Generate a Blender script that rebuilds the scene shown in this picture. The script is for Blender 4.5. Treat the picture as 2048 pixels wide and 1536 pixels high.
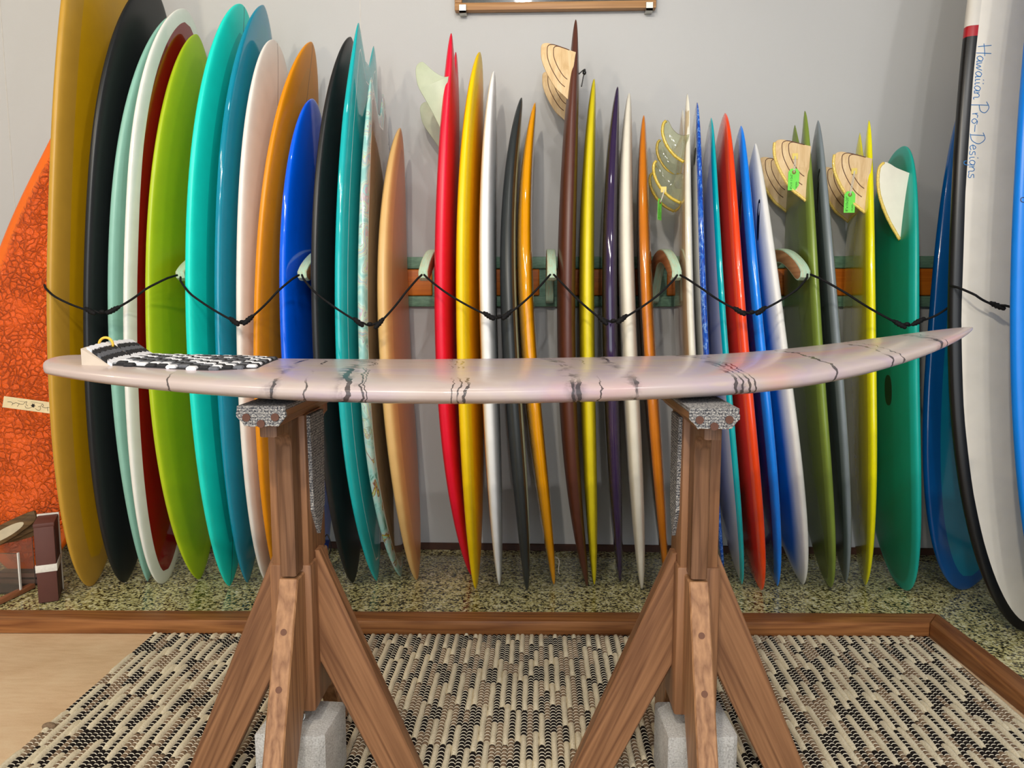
import bpy, bmesh, math, random
import numpy as np
from mathutils import Vector, Matrix

# ------------------------------------------------------------------ camera, world, lights
SC = bpy.context.scene
COL = SC.collection
for o in list(bpy.data.objects):
    bpy.data.objects.remove(o)
SC.view_settings.view_transform = 'Standard'
SC.view_settings.look = 'None'
SC.view_settings.gamma = 1.0
SC.view_settings.use_curve_mapping = False
SC.view_settings.exposure = -0.05

CAM_H = 1.12
cd = bpy.data.cameras.new('camera')
cd.sensor_width = 36.0
cd.lens = 1500.0 / 2048.0 * 36.0
cd.clip_start = 0.05
cam = bpy.data.objects.new('camera', cd)
cam.location = (0, 0, CAM_H)
cam.rotation_euler = (math.radians(90 - 6.4), 0, math.radians(2.0))
COL.objects.link(cam)
SC.camera = cam

wd = bpy.data.worlds.new('daylight')
wd.use_nodes = True
SC.world = wd
bg = wd.node_tree.nodes['Background']
bg.inputs[0].default_value = (0.88, 0.94, 1.0, 1)
bg.inputs[1].default_value = 2.8


def spot(name, loc, aim, watts, col, size=115, blend=0.7, rad=0.045):
    l = bpy.data.lights.new(name, 'SPOT')
    l.energy = watts
    l.color = col
    l.spot_size = math.radians(size)
    l.spot_blend = blend
    l.shadow_soft_size = rad
    o = bpy.data.objects.new(name, l)
    o.location = loc
    o.rotation_euler = (Vector(aim) - Vector(loc)).to_track_quat('-Z', 'Y').to_euler()
    COL.objects.link(o)
    return o


WARM = (1.0, 0.90, 0.75)
NEUT = (1.0, 0.975, 0.94)
spot('track_spot', (-0.10, 1.45, 2.92), (-0.3, 3.0, 0.9), 20, NEUT)
spot('track_spot', (-1.50, -0.10, 2.92), (-1.3, 3.0, 0.8), 50, WARM)
spot('track_spot', (-2.55, 0.60, 2.92), (-2.0, 3.0, 0.8), 64, (1.0, 0.84, 0.60))
spot('track_spot', (1.30, -0.10, 2.92), (1.0, 3.0, 0.8), 46, NEUT)
spot('track_spot', (-0.47, -0.60, 2.92), (-0.45, 3.0, 0.8), 140, WARM)
spot('track_spot', (0.52, -0.90, 2.92), (0.4, 3.0, 0.7), 46, NEUT)
spot('track_spot', (0.03, -1.70, 2.92), (0.0, 3.0, 0.7), 90, NEUT)

# ------------------------------------------------------------------ helpers
RND = random.Random(7)


def lin(c):
    return tuple(((v / 255.0) / 12.92 if v / 255.0 <= 0.04045 else (((v / 255.0) + 0.055) / 1.055) ** 2.4) for v in c) + (1.0,)


def fill_ramp(cr, stops):
    cr.elements[1].position = 1.0
    cr.elements[0].position = stops[0][0]
    cr.elements[0].color = stops[0][1]
    if stops[-1][0] >= 1.0:
        cr.elements[1].color = stops[-1][1]
        mid = stops[1:-1]
    else:
        cr.elements[1].color = stops[-1][1]
        mid = stops[1:]
    for p, c in mid:
        e = cr.elements.new(p)
        e.color = c


class NT:
    """thin wrapper for building node trees"""
    def __init__(self, name):
        self.m = bpy.data.materials.new(name)
        self.m.use_nodes = True
        self.t = self.m.node_tree
        self.b = self.t.nodes['Principled BSDF']

    def n(self, typ, **kw):
        nd = self.t.nodes.new('ShaderNode' + typ)
        for k, v in kw.items():
            setattr(nd, k, v)
        return nd

    def link(self, a, b):
        self.t.links.new(a, b)

    def set(self, sock, v):
        if isinstance(v, bpy.types.NodeSocket):
            self.link(v, sock)
        else:
            sock.default_value = v

    def math(self, op, a, b=None, c=None):
        nd = self.n('Math', operation=op)
        for i, v in enumerate((a, b, c)):
            if v is not None:
                self.set(nd.inputs[i], v)
        return nd.outputs[0]

    def mix(self, fac, a, b):
        nd = self.n('Mix', data_type='RGBA')
        self.set(nd.inputs[0], fac)
        self.set(nd.inputs[6], a)
        self.set(nd.inputs[7], b)
        return nd.outputs[2]

    def attr(self, name):
        nd = self.n('Attribute', attribute_name=name)
        return nd.outputs['Fac']

    def coord(self, scale=(1, 1, 1), rot=(0, 0, 0), kind='Object'):
        tc = self.n('TexCoord')
        mp = self.n('Mapping')
        mp.inputs['Scale'].default_value = scale
        mp.inputs['Rotation'].default_value = rot
        self.link(tc.outputs[kind], mp.inputs[0])
        return mp.outputs[0]

    def noise(self, vec=None, scale=5, detail=3, rough=0.5, dist=0.0, color=False):
        nd = self.n('TexNoise')
        nd.inputs['Scale'].default_value = scale
        nd.inputs['Detail'].default_value = detail
        nd.inputs['Roughness'].default_value = rough
        nd.inputs['Distortion'].default_value = dist
        if vec is not None:
            self.link(vec, nd.inputs['Vector'])
        return nd.outputs['Color' if color else 'Fac']

    def ramp(self, fac, stops, interp='LINEAR'):
        nd = self.n('ValToRGB')
        cr = nd.color_ramp
        cr.interpolation = interp
        fill_ramp(cr, [(p, c if len(c) == 4 else lin(c)) for p, c in stops])
        self.set(nd.inputs[0], fac)
        return nd.outputs[0]

    def smooth(self, v, a, b):
        nd = self.n('MapRange', interpolation_type='SMOOTHSTEP')
        self.set(nd.inputs[0], v)
        nd.inputs[1].default_value = a
        nd.inputs[2].default_value = b
        return nd.outputs[0]

    def bump(self, h, strength=0.2, dist=0.01):
        nd = self.n('Bump')
        nd.inputs['Strength'].default_value = strength
        nd.inputs['Distance'].default_value = dist
        self.link(h, nd.inputs['Height'])
        self.link(nd.outputs[0], self.b.inputs['Normal'])

    def out(self, color, rough=0.5, coat=0.0, spec=0.5, metal=0.0, trans=0.0, ior=1.45, alpha=None):
        self.set(self.b.inputs['Base Color'], color)
        self.set(self.b.inputs['Roughness'], rough)
        self.b.inputs['Coat Weight'].default_value = coat
        self.b.inputs['Coat Roughness'].default_value = 0.04
        self.b.inputs['Specular IOR Level'].default_value = spec
        self.b.inputs['Metallic'].default_value = metal
        self.b.inputs['Transmission Weight'].default_value = trans
        self.b.inputs['IOR'].default_value = ior
        return self.m


_MC = {}


def plain(name, rgb, rough=0.5, var=0.08, scale=30, coat=0.0, metal=0.0, spec=0.5, bump=0.0, trans=0.0, ior=1.45):
    if name in _MC:
        return _MC[name]
    k = NT(name)
    c = lin(rgb)
    d = tuple(v * (1 - var) for v in c[:3]) + (1,)
    e = tuple(min(1, v * (1 + var)) for v in c[:3]) + (1,)
    nz = k.noise(k.coord(), scale, 3)
    col = k.ramp(nz, [(0.3, d), (0.7, e)])
    if bump:
        k.bump(nz, bump, 0.003)
    _MC[name] = k.out(col, rough, coat, spec, metal, trans, ior)
    return _MC[name]


def wood(name, dark, light, axis='z', rough=0.45, rot=(0, 0, 0), rings=14.0):
    if name in _MC:
        return _MC[name]
    k = NT(name)
    st = {'x': (0.035, 1, 1), 'y': (1, 0.035, 1), 'z': (1, 1, 0.035)}[axis]
    tc = k.n('TexCoord')
    m1 = k.n('Mapping')
    m1.inputs['Rotation'].default_value = rot
    k.link(tc.outputs['Object'], m1.inputs[0])
    m2 = k.n('Mapping')
    m2.inputs['Scale'].default_value = st
    k.link(m1.outputs[0], m2.inputs[0])
    v = m2.outputs[0]
    n1 = k.noise(v, rings * 1.6, 2, 0.5, 0.2)
    saw = k.math('PINGPONG', k.math('MULTIPLY', n1, 11.0), 1.0)
    n2 = k.noise(v, 190, 3, 0.6)
    f = k.math('ADD', k.math('MULTIPLY', saw, 0.42), k.math('MULTIPLY', n2, 0.58))
    mid = tuple((a + b) / 2 for a, b in zip(dark, light))
    col = k.ramp(f, [(0.12, dark), (0.5, mid), (0.9, light)])
    k.bump(f, 0.12, 0.002)
    _MC[name] = k.out(col, rough, 0.0, 0.4)
    return _MC[name]


def link_obj(o, parent=None, **props):
    COL.objects.link(o)
    if parent is not None:
        o.parent = parent
    for a, v in props.items():
        o[a] = v
    return o


def mesh_obj(name, verts, faces, mats, parent=None, origin=None, smooth=True, midx=None, attrs=None, **props):
    """verts in world coordinates; origin in world; a parent is never rotated"""
    v = np.asarray(verts, float)
    if origin is None:
        origin = (v[:, 0].mean(), v[:, 1].mean(), v[:, 2].min())
    org = np.asarray(origin, float)
    me = bpy.data.meshes.new(name)
    me.from_pydata((v - org).tolist(), [], [tuple(int(i) for i in f) for f in faces])
    if not isinstance(mats, (list, tuple)):
        mats = [mats]
    for m in mats:
        me.materials.append(m)
    if midx is not None:
        me.polygons.foreach_set('material_index', [int(i) for i in midx])
    if smooth:
        me.polygons.foreach_set('use_smooth', [True] * len(me.polygons))
    for a, vals in (attrs or {}).items():
        at = me.attributes.new(a, 'FLOAT', 'POINT')
        at.data.foreach_set('value', np.asarray(vals, np.float32).ravel())
    me.update()
    o = bpy.data.objects.new(name, me)
    o.location = org - (np.asarray(parent['_org']) if parent is not None and '_org' in parent else 0)
    o['_org'] = [float(x) for x in org]
    return link_obj(o, parent, **props)


def empty(name, loc, **props):
    o = bpy.data.objects.new(name, None)
    o.empty_display_size = 0.05
    o.location = loc
    o['_org'] = [float(x) for x in loc]
    return link_obj(o, None, **props)


def bm_geo(bm):
    bm.verts.ensure_lookup_table()
    v = [tuple(x.co) for x in bm.verts]
    idx = {x: i for i, x in enumerate(bm.verts)}
    f = [[idx[q] for q in p.verts] for p in bm.faces]
    bm.free()
    return v, f


def g_box(lo, hi, bevel=0.0, seg=2, mat=None):
    bm = bmesh.new()
    bmesh.ops.create_cube(bm, size=1.0)
    lo, hi = Vector(lo), Vector(hi)
    for x in bm.verts:
        x.co = Vector([(lo[i] + hi[i]) / 2 + x.co[i] * (hi[i] - lo[i]) for i in range(3)])
    if bevel:
        bmesh.ops.bevel(bm, geom=bm.edges[:], offset=bevel, segments=seg, affect='EDGES', profile=0.5)
    if mat is not None:
        bm.transform(mat)
    return bm_geo(bm)


def g_prism(poly, frame, thick, bevel=0.0, seg=1):
    """poly list of (a,b); frame=(origin, ea, eb, en); extruded by thick centred on the plane"""
    o, ea, eb, en = [Vector(q) for q in frame]
    bm = bmesh.new()
    vs = [bm.verts.new(o + ea * a + eb * b - en * (thick / 2)) for a, b in poly]
    f = bm.faces.new(vs)
    r = bmesh.ops.extrude_face_region(bm, geom=[f])
    bmesh.ops.translate(bm, vec=en * thick, verts=[g for g in r['geom'] if isinstance(g, bmesh.types.BMVert)])
    bmesh.ops.recalc_face_normals(bm, faces=bm.faces[:])
    if bevel:
        es = [e for e in bm.edges if any(len(fc.verts) == len(poly) for fc in e.link_faces)]
        bmesh.ops.bevel(bm, geom=es, offset=bevel, segments=seg, affect='EDGES', profile=0.5)
    return bm_geo(bm)


def g_tube(pts, rad, n=8, caps=True):
    P = np.asarray(pts, float)
    R = np.full(len(P), rad) if np.isscalar(rad) else np.asarray(rad, float)
    T = np.gradient(P, axis=0)
    T /= np.linalg.norm(T, axis=1)[:, None] + 1e-12
    up = np.array([0.13, 0.2, 1.0])
    if abs(T[0] @ (up / np.linalg.norm(up))) > 0.9:
        up = np.array([1.0, 0.1, 0.05])
    v, f = [], []
    nrm = np.cross(T[0], up)
    nrm /= np.linalg.norm(nrm)
    for i in range(len(P)):
        nrm = nrm - T[i] * (nrm @ T[i])
        nrm /= np.linalg.norm(nrm)
        bn = np.cross(T[i], nrm)
        for j in range(n):
            a = 2 * math.pi * j / n
            v.append(P[i] + R[i] * (nrm * math.cos(a) + bn * math.sin(a)))
    for i in range(len(P) - 1):
        for j in range(n):
            f.append((i * n + j, i * n + (j + 1) % n, (i + 1) * n + (j + 1) % n, (i + 1) * n + j))
    if caps:
        f.append(tuple(range(n))[::-1])
        f.append(tuple((len(P) - 1) * n + j for j in range(n)))
    return [tuple(x) for x in v], f


def g_ball(c, r, sub=2):
    bm = bmesh.new()
    bmesh.ops.create_icosphere(bm, subdivisions=sub, radius=1.0)
    r = (r, r, r) if np.isscalar(r) else r
    for x in bm.verts:
        x.co = Vector([c[i] + x.co[i] * r[i] for i in range(3)])
    return bm_geo(bm)


def g_cyl(a, b, r, n=16):
    a, b = np.asarray(a, float), np.asarray(b, float)
    return g_tube([a, b], r, n)


def g_join(*gs):
    V, F = [], []
    for v, f in gs:
        k = len(V)
        V += [tuple(x) for x in v]
        F += [[i + k for i in q] for q in f]
    return V, F


def catmull(pts, n=6, closed=False):
    P = [np.asarray(p, float) for p in pts]
    out = []
    m = len(P)
    rng = range(m if closed else m - 1)
    for i in rng:
        p0 = P[(i - 1) % m] if closed or i > 0 else P[i]
        p1, p2 = P[i], P[(i + 1) % m]
        p3 = P[(i + 2) % m] if closed or i + 2 < m else p2
        for s in range(n):
            t = s / n
            out.append(0.5 * ((2 * p1) + (p2 - p0) * t + (2 * p0 - 5 * p1 + 4 * p2 - p3) * t * t + (3 * p1 - p0 - 3 * p2 + p3) * t ** 3))
    if not closed:
        out.append(P[-1])
    return out


def add(name, geo, mat, parent=None, smooth=False, **kw):
    return mesh_obj(name, geo[0], geo[1], mat, parent, smooth=smooth, **kw)


def autosmooth(o, ang=35):
    me = o.data
    me.polygons.foreach_set('use_smooth', [True] * len(me.polygons))
    try:
        me.set_sharp_from_angle(angle=math.radians(ang))
    except Exception:
        pass
    return o


# ------------------------------------------------------------------ room
PZ = 0.05            # top of the granite platform
WALL_Y = 3.14
X_L, X_R = -3.2, 2.04
Y_B = -3.4
CEIL = 3.05


def wall_mat():
    k = NT('painted_wall')
    nz = k.noise(k.coord(), 260, 2, 0.6)
    n2 = k.noise(k.coord(), 1.2, 2)
    col = k.ramp(n2, [(0.3, (188, 188, 187)), (0.7, (193, 193, 192))])
    k.bump(nz, 0.10, 0.002)
    return k.out(col, 0.75, 0, 0.3)


WALL = wall_mat()


def slab(name, lo, hi, mat, **kw):
    g = g_box(lo, hi)
    return add(name, g, mat, kind='structure', **kw)


slab('wall_back', (X_L, WALL_Y, 0), (X_R, WALL_Y + 0.12, CEIL), WALL)
slab('wall_right', (X_R, Y_B, 0), (X_R + 0.12, WALL_Y + 0.12, CEIL), WALL)
slab('wall_left', (X_L - 0.12, Y_B, 0), (X_L, WALL_Y + 0.12, CEIL), WALL)
slab('ceiling', (X_L - 0.12, Y_B, CEIL), (X_R + 0.12, WALL_Y + 0.12, CEIL + 0.1), WALL)
# faint board joints of the wall lining: shallow vertical fillets
JOINT = plain('joint_filler', (196, 193, 188), 0.8)
for jx in (-2.20, -0.72):
    add('trim_1', g_box((jx - 0.002, WALL_Y - 0.0008, 0.07), (jx + 0.002, WALL_Y + 0.001, CEIL)), JOINT, kind='structure')


def floor_mat():
    k = NT('beige_floor')
    v = k.coord((1, 1, 1))
    n1 = k.noise(v, 2.2, 4, 0.6)
    n2 = k.noise(k.coord((2, 9, 1), (0, 0, 0.6)), 6, 4, 0.65)
    n3 = k.noise(v, 300, 2)
    f = k.math('ADD', k.math('MULTIPLY', n1, 0.5), k.math('ADD', k.math('MULTIPLY', n2, 0.35), k.math('MULTIPLY', n3, 0.15)))
    col = k.ramp(f, [(0.3, (193, 158, 120)), (0.5, (214, 184, 148)), (0.7, (226, 205, 170))])
    k.bump(n3, 0.08, 0.001)
    return k.out(col, 0.55, 0, 0.3)


slab('floor', (X_L, Y_B, -0.1), (X_R, WALL_Y, 0.0), floor_mat())


def granite_mat():
    k = NT('speckled_granite')
    v = k.coord()
    vo = k.n('TexVoronoi')
    vo.inputs['Scale'].default_value = 150
    k.link(v, vo.inputs['Vector'])
    sep = k.n('SeparateColor')
    k.link(vo.outputs['Color'], sep.inputs[0])
    n1 = k.noise(v, 55, 3, 0.6)
    f = k.math('ADD', k.math('MULTIPLY', sep.outputs[0], 0.72), k.math('MULTIPLY', k.math('SUBTRACT', n1, 0.5), 1.0))
    col = k.ramp(f, [(0.0, (30, 30, 22)), (0.14, (64, 60, 42)), (0.22, (132, 124, 80)), (0.38, (186, 176, 118)), (0.55, (214, 208, 150)), (0.74, (226, 222, 184)), (0.9, (240, 238, 216))])
    return k.out(col, 0.16, 0.3, 0.5)


GRAN = granite_mat()
# platform runs along the back wall and turns along the right wall; it sits 1.5 degrees off the wall
SK = 0.0258


def trim_y(x):
    return 2.408 + SK * (x + 0.1)


TX = 1.372                      # inner edge of the platform's right arm at the corner
poly = [(X_L, trim_y(X_L) + 0.075), (TX, trim_y(TX) + 0.075), (TX + 0.103, -1.6), (X_R, -1.6), (X_R, WALL_Y), (X_L, WALL_Y)]
add('floor_platform', g_prism(poly, ((0, 0, (PZ - 0.002) / 2), (1, 0, 0), (0, 1, 0), (0, 0, 1)), PZ - 0.004), GRAN, kind='structure')
TRIMW = wood('trim_wood', lin((104, 58, 28)), lin((172, 116, 68)), 'x', 0.4)
TRIMWY = wood('trim_wood_y', lin((104, 58, 28)), lin((172, 116, 68)), 'y', 0.4)
a0, a1 = X_L, TX - 0.065
p = [(a0, trim_y(a0) - 0.004), (a1, trim_y(a1) - 0.004), (TX, trim_y(TX) + 0.076), (a0, trim_y(a0) + 0.076)]
autosmooth(add('trim_2', g_prism(p, ((0, 0, 0.026), (1, 0, 0), (0, 1, 0), (0, 0, 1)), 0.050, 0.004, 2), TRIMW, kind='structure'))
p = [(a1 + 0.001, trim_y(a1) - 0.004), (a1 + 0.103, -1.6), (TX + 0.103, -1.6), (TX + 0.001, trim_y(TX) + 0.076)]
autosmooth(add('trim_3', g_prism(p, ((0, 0, 0.026), (1, 0, 0), (0, 1, 0), (0, 0, 1)), 0.050, 0.004, 2), TRIMWY, kind='structure'))
BASEB = plain('dark_baseboard', (70, 38, 22), 0.5, 0.2)
add('baseboard_back', g_box((X_L, WALL_Y - 0.012, PZ - 0.004), (X_R, WALL_Y, PZ + 0.026), 0.002, 1), BASEB, kind='structure')
add('baseboard_right', g_box((X_R - 0.012, -1.6, PZ - 0.004), (X_R, WALL_Y - 0.012, PZ + 0.026), 0.002, 1), BASEB, kind='structure')

# ------------------------------------------------------------------ rug
def rug():
    x0, x1, y0, y1 = -1.285, 1.306, 0.95, 2.398
    sk = lambda x: SK * (x + 0.1)            # the rug lies square to the platform edge
    px, py = 0.01555, 0.0146
    nx, ny = int((x1 - x0) / px), int((y1 - y0) / py)
    felt = NT('cream_felt')
    nz = felt.noise(felt.coord(), 240, 4, 0.7)
    FELT = felt.out(felt.ramp(nz, [(0.25, (150, 132, 102)), (0.42, (212, 200, 172)), (0.75, (234, 224, 200))]), 0.95, 0, 0.1)
    felt.bump(nz, 0.5, 0.002)
    DARK = plain('black_yarn', (30, 24, 22), 0.9, 0.35, 300, spec=0.2, bump=0.3)
    TAUPE = plain('taupe_yarn', (126, 105, 84), 0.92, 0.25, 300, spec=0.15, bump=0.3)
    THREAD = plain('cream_thread', (236, 228, 208), 0.9, 0.06, spec=0.1)
    BACK = plain('rug_backing', (92, 80, 66), 0.95, 0.2)
    root = mesh_obj('woven_rug', *g_prism([(x0 + 0.004, y0 + 0.003 + sk(x0)), (x1 - 0.004, y0 + 0.003 + sk(x1)), (x1 - 0.004, y1 - 0.004 + sk(x1)), (x0 + 0.004, y1 - 0.004 + sk(x0))], ((0, 0, 0.00275), (1, 0, 0), (0, 1, 0), (0, 0, 1)), 0.0045), BACK,
                    origin=(0, 1.7, 0), smooth=False,
                    label='chunky striped rug of cream felt strips and black and taupe woven yarn', category='rug')
    # unit bead and unit strip (height above rug base)
    us = np.linspace(-1, 1, 5)
    vs = np.linspace(-1, 1, 4)
    bv = np.array([(u * 0.5, w * 0.5, (1 - abs(u) ** 3.0) * (0.50 + 0.50 * (1 - w * w))) for w in vs for u in us])
    bf = [(j * 5 + i, j * 5 + i + 1, (j + 1) * 5 + i + 1, (j + 1) * 5 + i) for j in range(3) for i in range(4)]
    BH = 0.0085
    rr = random.Random(3)
    beads = {0: [], 1: []}
    strips, threads = [], []
    prev = [False] * ny
    for ix in range(nx):
        cx = x0 + (ix + 0.5) * px
        cur = [False] * ny
        j = -rr.randint(0, 8)
        kind = rr.choice('FDT')
        while j < ny:
            kind = {'F': rr.choice('DDT'), 'D': rr.choice('FFFT'), 'T': rr.choice('FFFD')}[kind]
            n = rr.randint(7, 14) if kind == 'F' else rr.randint(4, 9)
            a, b = max(j, 0), min(j + n, ny)
            if kind == 'F' and b > a and sum(prev[a:b]) > 0.45 * (b - a):
                kind = rr.choice('DDT')
                n = rr.randint(4, 7)
                b = min(j + n, ny)
            if b > a:
                if kind == 'F':
                    for q in range(a, b):
                        cur[q] = True
                    strips.append((cx, y0 + a * py + sk(cx), y0 + b * py + sk(cx)))
                else:
                    for q in range(a, b):
                        beads[0 if kind == 'D' else 1].append((cx, y0 + (q + 0.5) * py + sk(cx)))
                        threads.append((cx, y0 + q * py + sk(cx)))
            j += n
        prev = cur
    # ---- beads: nearest 300 seen ones (closest to the frame's bottom edge) as single parts
    allb = [(m, x, y) for m in (0, 1) for x, y in beads[m]]
    vis = sorted([b for b in allb if b[2] > 1.72 and abs(b[1]) < 1.05 * b[2] * 0.66], key=lambda b: b[2])[:300]
    vset = set(vis)
    protos = {}
    for m, mt in ((0, DARK), (1, TAUPE)):
        me = bpy.data.meshes.new('yarn_bead')
        me.from_pydata((bv * [px * 1.02, py * 0.99, BH]).tolist(), [], bf)
        me.materials.append(mt)
        me.polygons.foreach_set('use_smooth', [True] * len(bf))
        protos[m] = me
    for m, x, y in vis:
        o = bpy.data.objects.new('yarn_bead', protos[m])
        o.location = np.array((x, y, 0.004)) - np.array(root['_org'])
        link_obj(o, root)
    for m, mt, nm in ((0, DARK, 'black_yarn_weave'), (1, TAUPE, 'taupe_yarn_weave')):
        c = np.array([(x, y, 0.004) for mm, x, y in allb if mm == m and (mm, x, y) not in vset])
        V = (bv * [px * 1.02, py * 0.99, BH])[None] + c[:, None]
        Fc = (np.array(bf)[None] + (np.arange(len(c)) * len(bv))[:, None, None]).reshape(-1, 4)
        mesh_obj(nm, V.reshape(-1, 3), Fc, mt, root, origin=root['_org'], kind='stuff')
    # ---- cream stitches between the beads
    tv = np.array([(u * 0.5 * px, s * 0.0013, 0.0042 + BH * 0.62 * (1 - abs(u) ** 3.0) + 0.0012 * (s == 0)) for s in (-1, 0, 1) for u in us])
    tf = [(j * 5 + i, j * 5 + i + 1, (j + 1) * 5 + i + 1, (j + 1) * 5 + i) for j in range(2) for i in range(4)]
    c = np.array([(x, y, 0) for x, y in threads])
    c[:, 1] += np.array([rr.uniform(-0.0012, 0.0012) for _ in threads])
    V = tv[None] + c[:, None]
    V[..., 2] += 0.0006
    Fc = (np.array(tf)[None] + (np.arange(len(c)) * len(tv))[:, None, None]).reshape(-1, 4)
    mesh_obj('stitching', V.reshape(-1, 3), Fc, THREAD, root, origin=root['_org'], kind='stuff')
    # ---- cream felt strips: flat bands with frayed ends, slightly proud
    us2 = np.linspace(-1, 1, 5)

    def strip_geo(L, seed):
        r2 = random.Random(seed)
        ns = max(4, int(L / 0.02) + 2)
        V = []
        for k in range(ns):
            s = k / (ns - 1)
            dx = r2.uniform(-0.0009, 0.0009)
            wv = 0.5 * px * (1.0 + r2.uniform(-0.08, 0.1))
            end = 0.55 if k in (0, ns - 1) else 1.0
            for u in us2:
                V.append((u * wv + dx, (s - 0.5) * L + (r2.uniform(-0.002, 0.002) if k in (0, ns - 1) else 0), (0.0015 + 0.0095 * (1 - abs(u) ** 4)) * end + r2.uniform(-0.0004, 0.0004)))
        Fq = [(j * 5 + i, j * 5 + i + 1, (j + 1) * 5 + i + 1, (j + 1) * 5 + i) for j in range(ns - 1) for i in range(4)]
        return np.array(V), Fq
    order = sorted(range(len(strips)), key=lambda i: (0 if strips[i][2] > 1.72 and abs(strips[i][0]) < 1.05 * strips[i][2] * 0.70 else 1, (strips[i][1] + strips[i][2]) / 2))
    cache = {}
    RV, RF = [], []
    for rank, i in enumerate(order):
        x, a, b = strips[i]
        L = round(b - a, 4)
        if rank < 300:
            key = (L, i % 3)
            if key not in cache:
                V, Fq = strip_geo(L, hash(key) & 0xffff)
                me = bpy.data.meshes.new('felt_strip')
                me.from_pydata(V.tolist(), [], Fq)
                me.materials.append(FELT)
                me.polygons.foreach_set('use_smooth', [True] * len(Fq))
                cache[key] = me
            o = bpy.data.objects.new('felt_strip', cache[key])
            o.location = np.array((x, (a + b) / 2, 0.0045)) - np.array(root['_org'])
            link_obj(o, root)
        else:
            V, Fq = strip_geo(L, i)
            k = len(RV)
            RV += (V + [x, (a + b) / 2, 0.0045]).tolist()
            RF += [[q + k for q in f] for f in Fq]
    mesh_obj('felt_strips', RV, RF, FELT, root, origin=root['_org'], kind='stuff')
    # frayed corner tuft lying on the rug's left edge
    add('frayed_yarn', g_tube(catmull([(-1.288, 1.80, 0.012), (-1.272, 1.805, 0.016), (-1.255, 1.80, 0.012)], 4), [0.004, 0.007, 0.008, 0.008, 0.008, 0.008, 0.008, 0.007, 0.004][:9], 8), TAUPE, root, smooth=True)


rug()

# ------------------------------------------------------------------ wall rack with pegs
PEGX = [-1.25, -0.82, -0.398, 0.046, 0.472, 0.905]


def rack():
    MINT = NT('mint_paint')
    nz = MINT.noise(MINT.coord((1, 1, 4)), 30, 4, 0.6)
    mint = MINT.out(MINT.ramp(nz, [(0.3, (96, 134, 112)), (0.6, (122, 160, 134))]), 0.5)
    k = NT('ply_edge_mint')
    w = k.noise(k.coord((40, 1.5, 1.5)), 9, 3, 0.6, 0.6)
    edge = k.out(k.ramp(w, [(0.35, (196, 226, 200)), (0.5, (176, 214, 188)), (0.56, (205, 190, 150)), (0.62, (186, 220, 196))]), 0.45)
    side = wood('ply_face', lin((150, 100, 62)), lin((196, 146, 100)), 'y', 0.5)
    org = wood('orange_insert', lin((186, 92, 16)), lin((222, 128, 34)), 'x', 0.45)
    root = empty('wall_rack', (0, WALL_Y, 1.09), label='mint green wall rack with curved plywood pegs behind the surfboards', category='rack')
    xa, xb = -1.62, 1.63
    y1 = WALL_Y
    add('back_panel', g_box((xa, y1 - 0.008, 1.10), (xb, y1, 1.285)), mint, root)
    autosmooth(add('top_rail', g_box((xa, y1 - 0.024, 1.248), (xb, y1 - 0.008, 1.296), 0.004), mint, root))
    autosmooth(add('bottom_rail', g_box((xa, y1 - 0.024, 1.092), (xb, y1 - 0.008, 1.135), 0.004), mint, root))
    cells = [xa - 0.03] + PEGX + [1.335, xb + 0.012]
    for i in range(len(cells) - 1):
        a, b = cells[i] + 0.055, cells[i + 1] - 0.042
        autosmooth(add('orange_insert', g_box((a, y1 - 0.020, 1.137), (b, y1 - 0.008, 1.246), 0.006, 3), org, root))
    outer = [(3.116, 1.262), (3.05, 1.292), (2.96, 1.308), (2.87, 1.310), (2.78, 1.297), (2.70, 1.272), (2.635, 1.243), (2.598, 1.218)]
    inner = [(2.602, 1.196), (2.628, 1.186), (2.665, 1.194), (2.74, 1.228), (2.82, 1.252), (2.89, 1.256), (2.95, 1.242), (3.01, 1.20), (3.055, 1.15), (3.07, 1.112), (3.116, 1.105)]
    o = catmull(outer, 4)
    i_ = catmull(inner, 4)
    prof = [tuple(q) for q in o] + [tuple(q) for q in i_]
    for x in PEGX:
        bmg = g_prism(prof, ((x, 0, 0), (0, 1, 0), (0, 0, 1), (1, 0, 0)), 0.033, 0.005, 2)
        ob = mesh_obj('peg', bmg[0], bmg[1], [side, edge], root, smooth=False, midx=[0 if len(f) > 20 else 1 for f in bmg[1]])
        autosmooth(ob, 40)


rack()


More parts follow.
